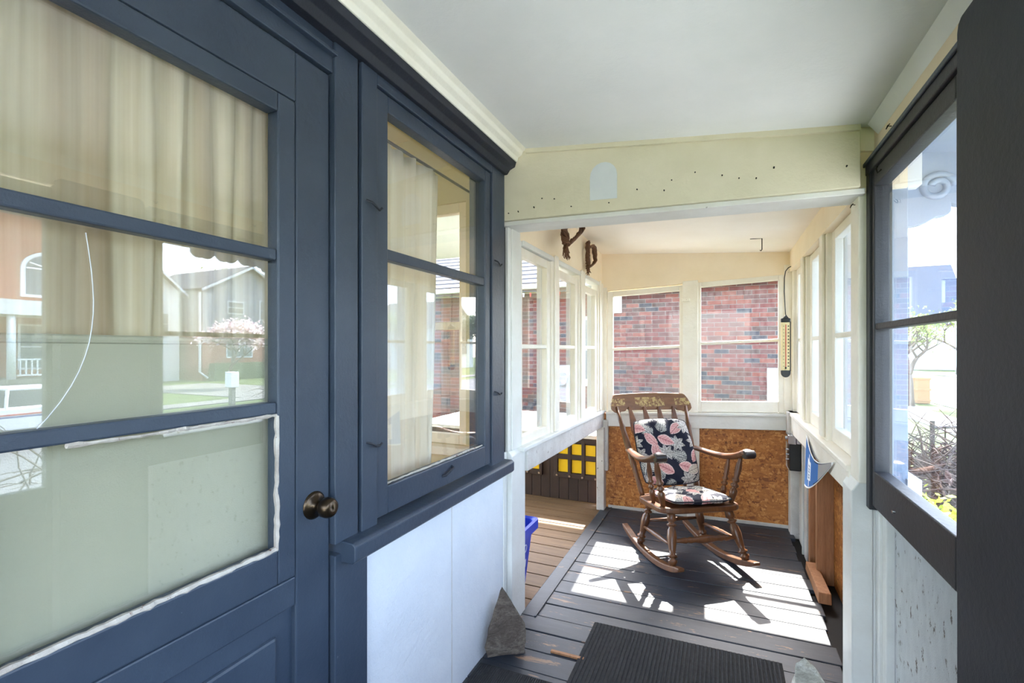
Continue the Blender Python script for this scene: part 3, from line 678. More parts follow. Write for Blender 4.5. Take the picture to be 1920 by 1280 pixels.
# ---- rocking chair (local: x across, -y front, z up), turned 30 degrees
CHX, CHY = -.208, 3.222
CHR = math.radians(33); CHT = math.radians(-6)          # turned to the porch, rocked back
ch = empty('rocking_chair', CHX, CHY, fz(CHX), CHR, label='brown wooden rocking chair with turned spindles and curved arms', cat='chair')
ch.rotation_euler = (CHT, 0, CHR)
LP = [(t, r * 1.18) for t, r in [(0, .014), (.05, .018), (.08, .023), (.11, .024), (.135, .014), (.15, .014), (.17, .023), (.19, .024), (.215, .014), (.3, .017), (.50, .0245), (.64, .021), (.68, .014), (.70, .014), (.72, .024), (.745, .024), (.765, .014), (.785, .014), (.81, .023), (.90, .0215), (1, .015)]]
rk = lambda yy: .018 + (yy + .03) ** 2 / 2.3
for sx in (-1, 1):
    ys = np.linspace(-.37, .44, 22); m = MB(); x0 = sx * .235
    for i in range(21):
        ya, yb = ys[i], ys[i + 1]; ha = .018; x = x0
        if i == 0:
            vs = []; fs = []
        for q, yy in ((0, ya),) if i < 20 else ((0, ya), (1, yb)):
            z = rk(yy); t = min(1, (yy + .37) / .05, (.44 - yy) / .06); hh = ha * (.55 + .45 * max(0, t)); ww = .021
            vs += [(x - ww, yy, z - hh), (x + ww, yy, z - hh), (x + ww, yy, z + hh), (x - ww, yy, z + hh)]
    for i in range(21): fs += [(4 * i + a, 4 * i + (a + 1) % 4, 4 * i + 4 + (a + 1) % 4, 4 * i + 4 + a) for a in range(4)]
    fs += [(3, 2, 1, 0), (84, 85, 86, 87)]
    m.add(vs, fs).obj('rocker', 'chair', ch, .006, local=True)
    MB().turned((x0, -.27, rk(-.27) + .01), (sx * .185, -.185, .352), LP).obj('leg', 'chair', ch, smooth=True, local=True)
    MB().turned((x0, .19, rk(.19) + .01), (sx * .165, .135, .352), LP).obj('leg', 'chair', ch, smooth=True, local=True)
    SP = [(0, .008), (.2, .011), (.45, .016), (.5, .014), (.55, .016), (.8, .011), (1, .008)]
    MB().turned((sx * .222, -.245, .165), (sx * .212, .175, .17), SP, 10).obj('stretcher', 'chair', ch, smooth=True, local=True)
    # arm: a swept wavy bar ending in a scroll
    pts = []; rr = []
    for t in np.linspace(0, 1, 26):
        yy = .262 - .53 * t; z = .655 + .012 * math.cos(t * 3.0) - .020 * math.sin(t * 3.1) + .045 * t ** 3
        pts.append((sx * (.250 + .04 * math.sin(t * 1.9)), yy, z)); rr.append(.025 + .013 * t ** 1.5)
    pts += [(sx * .287, -.285, .680), (sx * .286, -.296, .662)]; rr += [.031, .021]
    MB().tube(pts, rr, 12, (1.15, .62)).obj('armrest', 'chair', ch, smooth=True, local=True)
    MB().tube([(sx * .253, -.285, .678), (sx * .322, -.285, .678)], .026, 14).obj('arm_scroll', 'chair_worn', ch, .006, smooth=False, local=True, label='dark worn arm end')
    AP = [(0, .013), (.1, .017), (.22, .023), (.29, .022), (.32, .014), (.34, .014), (.37, .024), (.40, .024), (.43, .014), (.45, .014), (.48, .023), (.51, .022), (.54, .015), (.74, .020), (.9, .013), (1, .011)]
    MB().turned((sx * .225, -.165, .365), (sx * .283, -.215, .665), AP).obj('arm_post', 'chair', ch, smooth=True, local=True)
    MB().turned((sx * .235, -.055, .365), (sx * .278, -.095, .650), [(t, r_ * .8) for t, r_ in AP]).obj('arm_post', 'chair', ch, smooth=True, local=True)
    BP = [(0, .015), (.08, .019), (.16, .017), (.32, .018), (.36, .023), (.39, .017), (.43, .023), (.46, .017), (.5, .0225), (.6, .022), (.72, .017), (.76, .021), (.8, .016), (1, .012)]
    MB().turned((sx * .20, .178, .355), (sx * .275, .41, .965), BP).obj('back_post', 'chair', ch, smooth=True, local=True)
for i in range(4):
    x = -.12 + .08 * i; p0 = Vector((x, .188, .355)); p1 = Vector((x * 1.45, .415, .965)); m = MB()
    for (t0, t1, w0, w1) in ((0, .55, .010, .012), (.55, .72, .012, .030), (.72, .80, .030, .026), (.80, 1.0, .026, .008)):
        a, b = p0.lerp(p1, t0), p0.lerp(p1, t1); d = Vector((0, .009, -.003))
        m.hexa([a + Vector((-w0, 0, 0)) - d, a + Vector((w0, 0, 0)) - d, a + Vector((w0, 0, 0)) + d, a + Vector((-w0, 0, 0)) + d,
                b + Vector((-w1, 0, 0)) - d, b + Vector((w1, 0, 0)) - d, b + Vector((w1, 0, 0)) + d, b + Vector((-w1, 0, 0)) + d])
    m.obj('spindle', 'chair', ch, .003, local=True)
TP = [(0, .009), (.1, .012), (.18, .018), (.22, .013), (.26, .019), (.32, .015), (.42, .022), (.5, .025), (.58, .022), (.68, .015), (.74, .019), (.78, .013), (.82, .018), (.9, .012), (1, .009)]
MB().turned((-.205, -.235, .185), (.205, -.235, .185), TP).obj('stretcher', 'chair', ch, smooth=True, local=True)
MB().turned((-.19, .165, .205), (.19, .165, .205), [(0, .008), (.5, .014), (1, .008)], 10).obj('stretcher', 'chair', ch, smooth=True, local=True)
# seat: rounded slab with a rolled front
sp = []
for t in np.linspace(0, 2 * math.pi, 44, endpoint=False):
    c_, s_ = math.cos(t), math.sin(t); e = .45
    sp.append((math.copysign(abs(c_) ** e, c_) * (.262 - .03 * s_), math.copysign(abs(s_) ** e, s_) * .238 - .01))
MB().prism(sp, 'z', .338, .374).obj('seat', 'chair', ch, .010, local=True, seg=3)


def crest_mat():
    t = NT('stencilled_crest_wood'); tc = t.n('ShaderNodeTexCoord'); sp_ = t.n('ShaderNodeSeparateXYZ', Vector=tc.outputs['Object'])
    v = t.coord((1, 8, 8), rnd=False); n1 = t.noise(v, 5, 5); col = t.mix(t.ramp(n1, bw(.3, .7)), lin(128, 88, 54), lin(96, 62, 38))
    ax = t.math('ABSOLUTE', sp_.outputs[0]); az_ = t.math('ABSOLUTE', t.math('SUBTRACT', sp_.outputs[2], 1.0))
    m1 = t.math('MULTIPLY', t.math('LESS_THAN', ax, .115), t.math('LESS_THAN', az_, .036))
    m2 = t.math('MULTIPLY', t.math('GREATER_THAN', ax, .20), t.math('LESS_THAN', az_, .026)); mk = t.math('ADD', m1, m2)
    fl_ = t.ramp(t.noise(t.coord(rnd=False), 260, 3, .7), bw(.42, .54)); fl_ = t.math('MULTIPLY', fl_, t.ramp(t.noise(t.coord(rnd=False), 48, 3, .6), bw(.44, .56))); col = t.mix(t.math('MULTIPLY', mk, fl_), col, lin(196, 172, 108))
    t.bsdf(col, .36, n1, .12); return t.m


MT['crest'] = crest_mat()
N = 40; top = []; bot = []
for i in range(N + 1):
    u = -1 + 2 * i / N; a = abs(u)
    zt = 1.055 + .014 * (1 - a ** 2) - (.075 * ((a - .86) / .14) ** 2 if a > .86 else 0)
    zb = .92 + (.02 if .0 <= a < .62 else 0) + (.012 * math.sin((a - .62) / .2 * math.pi) if .62 <= a < .82 else 0) + (.03 * ((a - .86) / .14) ** 2 if a > .86 else 0) + (.018 * (1 - min(1, abs(a - .62) / .06)) if .56 < a < .68 else 0)
    top.append((u * .318, zt)); bot.append((u * .318, zb))
m = MB(); vs = []; fs = []
for (x, zt), (_, zb) in zip(top, bot):
    curve = .05 * (1 - (x / .318) ** 2) * .6
    for z, dy in ((zb, -.011), (zt, -.011), (zt, .011), (zb, .011)): vs.append((x, .405 + curve + dy + (z - .95) * .36, z))
for i in range(N): fs += [(4 * i + a, 4 * i + (a + 1) % 4, 4 * i + 4 + (a + 1) % 4, 4 * i + 4 + a) for a in range(4)]
fs += [(3, 2, 1, 0), (4 * N, 4 * N + 1, 4 * N + 2, 4 * N + 3)]
m.add(vs, fs).obj('crest_rail', 'crest', ch, .005, local=True, label='crest rail with faded gold stencil')


def pillow(name, cx, w, h, frame, thick, seed, label, sag=0):
    """a stuffed pad: two printed sheets meeting at a piped seam; frame maps (u across, v along, n out) to the chair's own axes"""
    nu, nv = 150, 160; rt = Matrix.Rotation(CHR, 3, 'Z') @ Matrix.Rotation(CHT, 3, 'X'); base = Vector((CHX, CHY, fz(CHX)))

    def place(p): q = rt @ Vector(p) + base; return (q.x, q.y, q.z)

    def shape(u, v, sd):
        a, b = 2 * u - 1, 2 * v - 1
        rx = w / 2 * (1 - .05 * b * b - (.03 * (abs(b) > .0)) * b ** 6); ry = h / 2 * (1 - .05 * a * a - .05 * a ** 6)
        e = max(0, (1 - a ** 6) * (1 - b ** 6)) ** .55
        n = sd * thick * e * (1 + .12 * math.sin(a * 3 + seed) * math.cos(b * 3.4)) + .004 * math.sin(a * 9 + b * 5 + seed) * e
        tuft = sum(math.exp(-((a - tx) ** 2 + (b - ty) ** 2) / .012) for tx in (-.4, .4) for ty in (-.35, .35)) * .35
        return place(frame(a * rx, b * ry, n * (1 - tuft)))
    print_ = floral(nu, nv, w, h, seed)
    # one closed pad: the printed face and its back share the border
    vs = []; cols = []; fs = []
    for sd in (1, -1):
        for j in range(nv + 1):
            for i in range(nu + 1): vs.append(shape(i / nu, j / nv, sd)); cols.append(print_[j, i])
    n1 = (nu + 1) * (nv + 1)
    for j in range(nv):
        for i in range(nu):
            a = j * (nu + 1) + i; fs.append((a, a + 1, a + nu + 2, a + nu + 1)); fs.append((n1 + a, n1 + a + nu + 1, n1 + a + nu + 2, n1 + a + 1))
    vs = [(x, y, z) for x, y, z in vs]
    r = empty(name, CHX, CHY, min(v[2] for v in vs), label=label, cat='cushion')
    o = MB().add(vs, fs).obj('printed_cover', 'floral', r, smooth=True)
    cc = np.array(cols) / 255.0; full = np.ones((len(vs), 4)); full[:, :3] = np.where(cc <= .04045, cc / 12.92, ((cc + .055) / 1.055) ** 2.4)
    at = o.data.color_attributes.new('col', 'FLOAT_COLOR', 'POINT'); at.data.foreach_set('color', full.ravel().astype(np.float32))
    seam = [shape(i / 30, 0, 0) for i in range(31)] + [shape(1, i / 30, 0) for i in range(1, 31)] + [shape(1 - i / 30, 1, 0) for i in range(1, 31)] + [shape(0, 1 - i / 30, 0) for i in range(1, 31)]
    MB().tube(seam, .0045, 6).obj('piping', 'piping', r, smooth=True)
    return r, place


MT['piping'] = plain('dark_piping_cloth', (34, 34, 46), .85)
bdir = Vector((0, .37, .93)).normalized(); nrm = Vector((0, -.93, .37)).normalized()
bc = Vector((0, .232, .652))
back, place = pillow('back_cushion', 0, .42, .47, lambda a, b, n: bc + Vector((1, 0, 0)) * a + bdir * b + nrm * (n + .018), .034, 11, 'floral back cushion tied to the spindles of the rocking chair')
sc_ = Vector((0, -.068, .378))
seatc, _ = pillow('seat_cushion', 0, .40, .385, lambda a, b, n: sc_ + Vector((a, b, .033 + n - .012 * max(0, -b / .21 - .7) )), .027, 23, 'floral seat cushion lying on the rocking chair')
for sx in (-1, 1):
    p = [place((sx * .17, .10, .402)), place((sx * .175, .13, .405)), place((sx * .165, .140, .40)), place((sx * .15, .143, .386))]
    MB().tube(p, .004, 6).obj('tie', 'piping', seatc, smooth=True)

# ---- mats
MT['mat_rib'] = MT['mat']


def ribbed_mat(x0, x1, y0, y1, label, pitch=.0165, loop=False):
    r = empty('door_mat', (x0 + x1) / 2, (y0 + y1) / 2, fz((x0 + x1) / 2), label=label, cat='mat')
    B(x0, x1, y0, y1, -1.3595, -1.353).obj('mat_backing', 'mat', r, .002, warp=FW)
    m = MB(); x = x0 + .01
    while x < x1 - .01:
        m.prism([(x, -1.3535), (x + pitch * .62, -1.3535), (x + pitch * .5, -1.348), (x + pitch * .12, -1.348)], 'y', y0 + .008, y1 - .008); x += pitch
    m.obj('mat_ribs', 'mat', r, warp=FW, kind='stuff'); return r


ribbed_mat(-.575, .232, 1.25, 2.285, 'charcoal ribbed mat lying across the floor before the annex')
ribbed_mat(-.955, -.585, 1.15, 1.80, 'small charcoal mat against the stucco wall under the ledge', .009)
B(-.70, -.55, 1.985, 2.0, -1.36, -1.352).obj('wood_sliver', 'stud', label='thin wood sliver lying in a floor gap near the pointed stone', cat='wood', warp=FW)


# ---- stones
def stone(name, pts, mat, label, cuts=3, amp=.012, seed=0):
    bm = bmesh.new()
    for p in pts: bm.verts.new((p[0], p[1], p[2]))
    bmesh.ops.convex_hull(bm, input=bm.verts)
    bmesh.ops.delete(bm, geom=[v for v in bm.verts if not v.link_faces], context='VERTS')
    bmesh.ops.triangulate(bm, faces=bm.faces); bmesh.ops.subdivide_edges(bm, edges=bm.edges, cuts=cuts, use_grid_fill=True)
    zb = min(v.co.z for v in bm.verts)
    for v in bm.verts:
        q = v.co * 14 + Vector((seed, 0, 0)); d = mnoise.noise(q) * amp + mnoise.noise(q * 3) * amp * .45
        v.co += Vector((mnoise.noise(q + Vector((5, 0, 0))), mnoise.noise(q + Vector((0, 9, 0))), 0 if v.co.z < zb + .004 else d / amp)) * amp
    m = MB(); m.add([tuple(v.co) for v in bm.verts], [tuple(v.index for v in f.verts) for f in (bm.verts.index_update(), bm.faces)[1]]); bm.free()
    return m.obj(name, mat, label=label, cat='stone')


stone('pointed_stone', [(-.945, 1.84, -1.356), (-.80, 1.94, -1.356), (-.85, 2.02, -1.356), (-.945, 1.98, -1.356), (-.945, 1.82, -1.30), (-.795, 1.945, -1.30), (-.93, 1.83, -1.25), (-.815, 1.96, -1.235), (-.935, 1.885, -1.16), (-.87, 1.94, -1.14), (-.915, 1.945, -1.088), (-.905, 1.93, -1.092), (-.93, 1.985, -1.2)], 'stone', 'pointed grey-brown stone standing against the white post', seed=3)
stone('pale_stone', [(.25, 2.05, -1.334), (.385, 2.07, -1.334), (.375, 2.17, -1.334), (.255, 2.17, -1.334), (.25, 2.08, -1.28), (.365, 2.09, -1.275), (.262, 2.09, -1.20), (.285, 2.11, -1.190), (.325, 2.12, -1.225), (.265, 2.14, -1.25)], 'palestone', 'small pale stone on the floor by the outer post', seed=9, amp=.008)


# ---- twig hearts on the annex wall
def heart(name, x, yc, zc, s, label, seed, tail, outline=None):
    r = empty(name, x, yc, zc - s * .6, label=label, cat='wreath'); rr = random.Random(seed)
    def path(sd):
        out = []
        if outline:
            q = outline[sd]; n = len(q) - 1
            for t in np.linspace(0, .999, 18):
                i = int(t * n); f = t * n - i; out.append((x + .036, q[i][0] * (1 - f) + q[i + 1][0] * f, q[i][1] * (1 - f) + q[i + 1][1] * f))
            return out
        for t in np.linspace(0, 1, 18):
            a = t * math.pi; y = (.95 if sd > 0 else -.10) * (math.sin(a) ** .9) * s * (1 - .18 * t); z = s * (.22 - .75 * t + .36 * math.sin(min(1, t * 2.2) * math.pi * .85))
            out.append((x + .036, yc + y, min(zc + z, az(x, yc + y) - .045)))
        return out
    for sd in (-1, 1):
        base = path(sd); m = MB()
        for k in range(16):
            ph = rr.uniform(0, 6.28); R = rr.uniform(.008, .030) * s / .3
            m.tube([(px + R * .7 * math.cos(ph + i * .8), py + R * math.sin(ph + i * .8), pz + R * .5 * math.cos(ph + i * .8)) for i, (px, py, pz) in enumerate(base)], .0062 * s / .3, 5)
        m.obj('twisted_strand', 'twig', r, smooth=True)
    m = MB(); e = path(1)[-1]
    for k in range(tail):
        dy, dz = rr.uniform(-.05, .05) * s / .3, -rr.uniform(.04, .085) * s / .3
        m.tube([(x + .03 + rr.uniform(-.008, .012), yc + rr.uniform(-.015, .015), e[2] + .04 * s), (x + .03 + rr.uniform(-.006, .014), yc + dy * .5, e[2] + dz * .5), (x + .03 + rr.uniform(-.006, .02), yc + dy, e[2] + dz)], [.004, .0035, .002], 5)
    m.obj('frayed_tail', 'twig', r, smooth=True)
    m = MB(); m.tube([(x + .036 + .022 * math.cos(a) * s / .3, yc + .028 * s / .3 * math.sin(a), e[2] + .03 * s) for a in np.linspace(0, 6.28, 12)], .004, 5); m.obj('binding', 'twig', r)
    return r


big_heart = heart('twig_heart', -.875, 2.655, .74, .30, 'larger grapevine twig heart with a bushy tail hanging by the cream annex wall', 4, 40, {-1: [(2.76, .80), (2.70, .825), (2.63, .82), (2.605, .77), (2.61, .71), (2.635, .655), (2.66, .615)], 1: [(2.76, .79), (2.82, .825), (2.90, .838), (2.98, .825), (3.0, .79), (2.93, .745), (2.85, .70), (2.76, .66), (2.67, .615)]})
MB().tube([(-.84, 2.76, .80), (-.84, 2.76, az(-.84, 2.76) + .002)], .0015, 5).obj('hanging_wire', 'iron', big_heart)
heart('twig_heart', -.945, 3.42, .70, .235, 'smaller grapevine twig heart by the annex corner', 6, 16)

# ---- hanging thermometer
th = empty('thermometer', .415, 3.90, -.204, label='black tube thermometer with a yellowed scale hanging from a cord', cat='thermometer')
MB().prism([(.388 + .030 - .030 * math.cos(a), -.165 - .036 * math.sin(a)) for a in np.linspace(0, math.pi, 12)] + [(.448, -.15), (.388, -.15)], 'y', 3.88, 3.92).obj('end_cap', 'black', th, .003)
B(.388, .448, 3.88, 3.92, .195, .225).obj('end_cap', 'black', th, .006)
MB().prism([(.398, .225), (.438, .225), (.425, .242), (.42, .252), (.414, .242)], 'y', 3.885, 3.915).obj('hanger', 'black', th, .002)
MT['scale'] = plain('yellowed_scale', (222, 202, 150), .5, 0, 20, 30)
B(.390, .446, 3.884, 3.918, -.152, .197).obj('scale_plate', 'scale', th, .004)
B(.444, .450, 3.882, 3.92, -.155, .20).obj('side_rail', 'black', th)
MB().tube([(.418, 3.882, -.13), (.418, 3.882, .18)], .0022, 8).obj('glass_stem', 'red', th)
MB().tube([(.418, 3.881, -.14), (.418, 3.881, -.125)], .005, 8).obj('bulb', 'black', th)
for i in range(13):
    z = -.12 + .024 * i; B(.430, .438, 3.8825, 3.884, z - .004, z + .004).obj('scale_mark', 'black', th); B(.400, .408, 3.8825, 3.884, z - .0015, z + .0015).obj('scale_tick', 'black', th)
MB().tube([(.418, 3.90, .25), (.415, 3.90, .30), (.410, 3.90, .42), (.411, 3.90, .52), (.418, 3.90, .565), (.436, 3.905, .59), (.456, 3.92, .60)], .0032, 6).obj('hanging_cord', 'black', th, smooth=True)

# ---- black and chrome box at the corner
rb = empty('metal_box', .46, 3.83, -.85, label='black metal box with chrome lid and knobs fixed at the corner', cat='box')
B(.428, .498, 3.775, 3.90, -.845, -.64).obj('body', 'black', rb, .006)
B(.418, .470, 3.765, 3.905, -.66, -.595).obj('chrome_lid', 'chrome', rb, .006)
B(.470, .498, 3.755, 3.90, -.655, -.59).obj('chrome_clip', 'chrome', rb, .004)
MB().tube([(.452, 3.80, -.595), (.452, 3.80, -.575), (.47, 3.86, -.57), (.47, 3.88, -.595)], .006, 8).obj('handle', 'chrome', rb)
for z in (-.70, -.735, -.77): MB().turned((.430, 3.80, z), (.408, 3.80, z), [(0, .010), (.4, .010), (.45, .007), (1, .006)], 10).obj('knob', 'chrome', rb)
for z in (-.62,): MB().turned((.42, 3.80, z), (.404, 3.80, z), [(0, .014), (1, .012)], 10).obj('knob', 'chrome', rb)

# ---- pennant
def pen_pos(u, v):
    # u from the hoist (0) to the tip (1), v from upper edge to lower edge
    y = 3.13 - .71 * u; top_z = -.487 - .085 * math.sin(math.pi * u) * (1 - .35 * u); bot_z = -.778 + .29 * u ** 1.6
    z = top_z + (bot_z - top_z) * v; x = .440 - .012 * math.sin(math.pi * u) - .010 * v + .012 * v * u
    return (x, y, z)


def pen_col(u, v):
    zc = v
    if v < .05 or v > .95 or u > .955: return (232, 232, 230)
    if (v > .90 or v < .09) and u > .45: return (26, 30, 46)
    if .16 < u < .32 and .28 < v < .80:
        if .21 < u < .27 and .38 < v < .74 and int(v * 40) % 3 != 0: return (120, 140, 170)
        return (232, 236, 240)
    if .22 < u < .25 and .12 < v < .95: return (226, 230, 238)
    if u > .60: return (132 + 60 * ((int(u * 90) + int(v * 50)) % 3 == 0), 136 + 50 * ((int(u * 70) + int(v * 40)) % 4 == 0), 148)
    return (58, 106, 168)


MT['pennant'] = attr_mat('printed_felt', .85)
grid_cloth('pennant', 90, 60, pen_pos, pen_col, 'pennant', thick=.002, label='blue triangular pennant with white border hung under the sill', cat='pennant')

# ---- blue recycling bin on the deck
bn = empty('recycling_bin', -1.2, 2.45, -1.375, label='blue plastic recycling bin with white print on the deck', cat='bin')
def bin_ring(x0, x1, y0, y1, z, rad=.035, n=5):
    out = []
    for cx, cy, a0 in ((x1 - rad, y1 - rad, 0), (x0 + rad, y1 - rad, 90), (x0 + rad, y0 + rad, 180), (x1 - rad, y0 + rad, 270)):
        for k in range(n + 1): a = math.radians(a0 + 90 * k / n); out.append((cx + rad * math.cos(a), cy + rad * math.sin(a), z))
    return out
rings = [(-1.43, -1.045, 2.31, 2.545, -1.37), (-1.45, -1.012, 2.285, 2.575, -1.05), (-1.455, -1.010, 2.28, 2.58, -1.05), (-1.475, -.985, 2.255, 2.605, -1.045), (-1.475, -.985, 2.255, 2.605, -.995), (-1.462, -.998, 2.268, 2.592, -.990), (-1.45, -1.012, 2.283, 2.577, -1.0), (-1.42, -1.055, 2.32, 2.535, -1.36)]
m = MB(); vs = []; fs = []; nn = 24
for a in rings: vs += bin_ring(*a)
for i in range(len(rings) - 1): fs += [(i * nn + k, i * nn + (k + 1) % nn, (i + 1) * nn + (k + 1) % nn, (i + 1) * nn + k) for k in range(nn)]
fs += [tuple(range(nn))[::-1], tuple((len(rings) - 1) * nn + k for k in range(nn))]
m.add(vs, fs).obj('tub', 'binblue', bn, smooth=False)
def onbin(y, z, out=.0015): return -1.045 + (z + 1.37) / .32 * .033 + out, y, z
a = [onbin(2.36, -1.27), onbin(2.49, -1.245), onbin(2.49, -1.20), onbin(2.36, -1.225)]
MB().hexa([(p[0] - .002, p[1], p[2]) for p in a] + a).obj('white_label', 'binlabel', bn)
for k in range(3):
    cy, czz = 2.43 + .028 * math.cos(k * 2.09), -1.13 + .028 * math.sin(k * 2.09)
    MB().tube([onbin(cy + .022 * math.cos(t), czz + .022 * math.sin(t)) for t in np.linspace(0, 6.28, 16)], .002, 5).obj('loop_mark', 'binlabel', bn)

# ---- storage shed with a white plank lid and yellow lattice front
sd = empty('storage_chest', -1.8, 4.7, -1.38, label='dark brown storage chest with yellow lattice openings and white plank lid on the deck', cat='chest')
x = -2.9
while x < -1.0:
    B(x, min(x + .088, -1.0), 4.13, 4.155, -1.375, -.80).obj('front_board', 'brown', sd, .004); x += .09
B(-2.9, -1.0, 4.155, 4.18, -1.375, -.80).obj('lining', 'brown', sd)
B(-2.9, -2.87, 4.18, 5.3, -1.375, -.8).obj('side', 'brown', sd); B(-1.03, -1.0, 4.18, 5.3, -1.375, -.8).obj('side', 'brown', sd); B(-2.9, -1.0, 5.3, 5.33, -1.375, -.8).obj('rear', 'brown', sd)
for gx in (-1.005, -1.54, -2.075):
    for gz, h_ in ((-.975, .115), (-1.12, .115), (-.84, .06)):
        for c_ in range(3):
            x1 = gx - .02 - c_ * .128
            if gz > -.9: continue
            B(x1 - .095, x1, 4.124, 4.1305, gz, gz + h_).obj('yellow_pane', 'yellow', sd)
    for c_ in range(4):
        x1 = gx - c_ * .128; B(x1 - .022, x1 + .008, 4.105, 4.13, -1.17, -.82).obj('lattice_bar', 'brown', sd, .003)
    for gz in (-1.17, -1.0, -.845): B(gx - .41, gx + .008, 4.108, 4.13, gz, gz + .045).obj('lattice_bar', 'brown', sd, .003)
    for c_ in range(4): MB().tube([(gx - .02 - c_ * .12, 4.105, -1.15), (gx - .02 - c_ * .12, 4.098, -1.15)], .010, 10).obj('bolt', 'chrome', sd)
yy = 4.10
while yy < 5.35:
    B(-2.95, -.985, yy, yy + .118, -.80, -.765).obj('lid_plank', 'white', sd, .004); yy += .121

# unseen roof, shaped to shade the deck except for one strip of sun
dr = empty('roof_deck', -2.4, 3.8, 1.3, label='unseen flat roof placed to shade the deck beside the annex', cat='roof', kind='structure')
B(-4.2, -1.06, 2.1, 5.74, 1.30, 1.38).obj('roof_panel', 'siding', dr)
for px in (-4.1,): B(px - .05, px + .05, 5.45, 5.55, -1.8, 1.3).obj('roof_post', 'siding', dr)

# ================================================================== OUTDOORS
GZ = -2.5                                  # street level below the camera
def slab(name, x0, x1, y0, y1, z, mat, label, cat, th=.06, kind='structure'):
    return B(x0, x1, y0, y1, z - th, z).obj(name, mat, label=label, cat=cat, kind=kind)


slab('ground', -60, 90, -60, 130, GZ - .02, 'grass', 'spring lawn around the houses', 'lawn', .3)
slab('street', 9, 17.5, -60, 130, GZ + .01, 'asphalt', 'pale asphalt street running past the porch', 'street')
slab('sidewalk', 6.2, 7.7, -60, 130, GZ + .03, 'concrete', 'concrete sidewalk on the porch side of the street', 'sidewalk')
slab('sidewalk', 19.2, 20.6, -60, 130, GZ + .03, 'concrete', 'concrete sidewalk across the street', 'sidewalk')
slab('driveway', 20.62, 33, 16.5, 22.5, GZ + .02, 'concrete', 'wide concrete driveway beside the grey gabled house', 'driveway')
slab('driveway', 20.62, 31, 3.0, 6.0, GZ + .02, 'concrete', 'concrete driveway beside the brick porch house', 'driveway')
slab('bounce_pad', .7, 6.1, -14, 3.2, GZ + .02, 'bounce_pad_concrete', 'pale concrete pad added before the porch to bounce light into it', 'bounce pad')  # added pad, kept pale to throw sunlight up to the porch ceiling
B(-1.0, .62, -1.4, 4.1, GZ, -1.5).obj('foundation', 'mortar', label='block foundation under the porch', cat='foundation', kind='structure')

# ---- the neighbour's brick house behind the annex
NY = 8.6
nb = empty('brick_house', -1.5, NY + 4, GZ, label='red brick neighbour house with grey shingle roof behind the annex', cat='house')
B(-9, 1.62, NY + .012, NY + 7.5, GZ, 1.12).obj('mortar_wall', 'mortar', nb)
BL, BH = .215, .0635; PX, PZ = .2255, .0745
bmesh_cache = {}
cand = []
row = 0; z = -2.3
while z < 1.10:
    x = -4.4 + (PX / 2 if row % 2 else 0)
    while x < 1.4:
        cand.append((x, z)); x += PX
    z += PZ; row += 1
# the bricks seen largest: those behind the two end windows, nearest first
vis = sorted(cand, key=lambda p: (0 if (-1.95 < p[0] < .95 and -1.0 < p[1] < 1.1) else 1, (p[0] * .8) ** 2 + p[1] ** 2))
near, rest = vis[:300], vis[300:]
bw_ = [0, 0, 0, 1, 1, 2, 2, 2, 3, 4]
protos = []
for k in range(5):
    m = B(-BL / 2, BL / 2, -.0, .03, 0, BH)
    me = bpy.data.meshes.new('brick'); me.from_pydata(m.v, [], m.f); me.materials.append(MT['brick%d' % k]); protos.append(me)
for (x, z) in near:
    o = bpy.data.objects.new('brick', protos[random.choice(bw_)]); C.objects.link(o); o.parent = nb
    o.location = (x + BL / 2 + 1.5, -4 + random.uniform(-.003, .002), z - GZ)
parts = [MB() for _ in range(5)]
for (x, z) in rest: parts[random.choice(bw_)].box(x, x + BL, NY, NY + .03, z, z + BH)
x0 = -9
for zz in np.arange(-2.3, 1.09, PZ):
    for xx in list(np.arange(-8.9, -4.5, PX)): parts[random.choice(bw_)].box(xx, xx + BL, NY, NY + .03, zz, zz + BH)
for k, m in enumerate(parts): m.obj('outer_brickwork', 'brick%d' % k, nb, kind='stuff')
B(-9.4, 1.9, NY - .42, NY + .1, 1.10, 1.13).obj('soffit', 'siding', nb)
B(-9.4, 1.9, NY - .45, NY - .42, 1.08, 1.24).obj('fascia', 'brown', nb)
MB().tube([(-9.4, NY - .49, 1.17), (1.9, NY - .49, 1.17)], .05, 8).obj('gutter', 'siding', nb)
for k in range(22):
    t0, t1 = k / 22, (k + 1) / 22; ya, yb = NY - .46 + 4.2 * t0, NY - .46 + 4.2 * t1 + .04; za, zb = 1.24 + 2.5 * t0, 1.24 + 2.5 * t1
    MB().hexa([(-9.4, ya, za), (1.9, ya, za), (1.9, yb, zb + .005), (-9.4, yb, zb + .005), (-9.4, ya, za + .016), (1.9, ya, za + .016), (1.9, yb, zb + .015), (-9.4, yb, zb + .015)]).obj('shingle_course', 'shingle', nb)
B(-9.4, 1.9, NY + 3.7, NY + 3.9, 1.1, 3.7).obj('roof_core', 'shingle', nb)
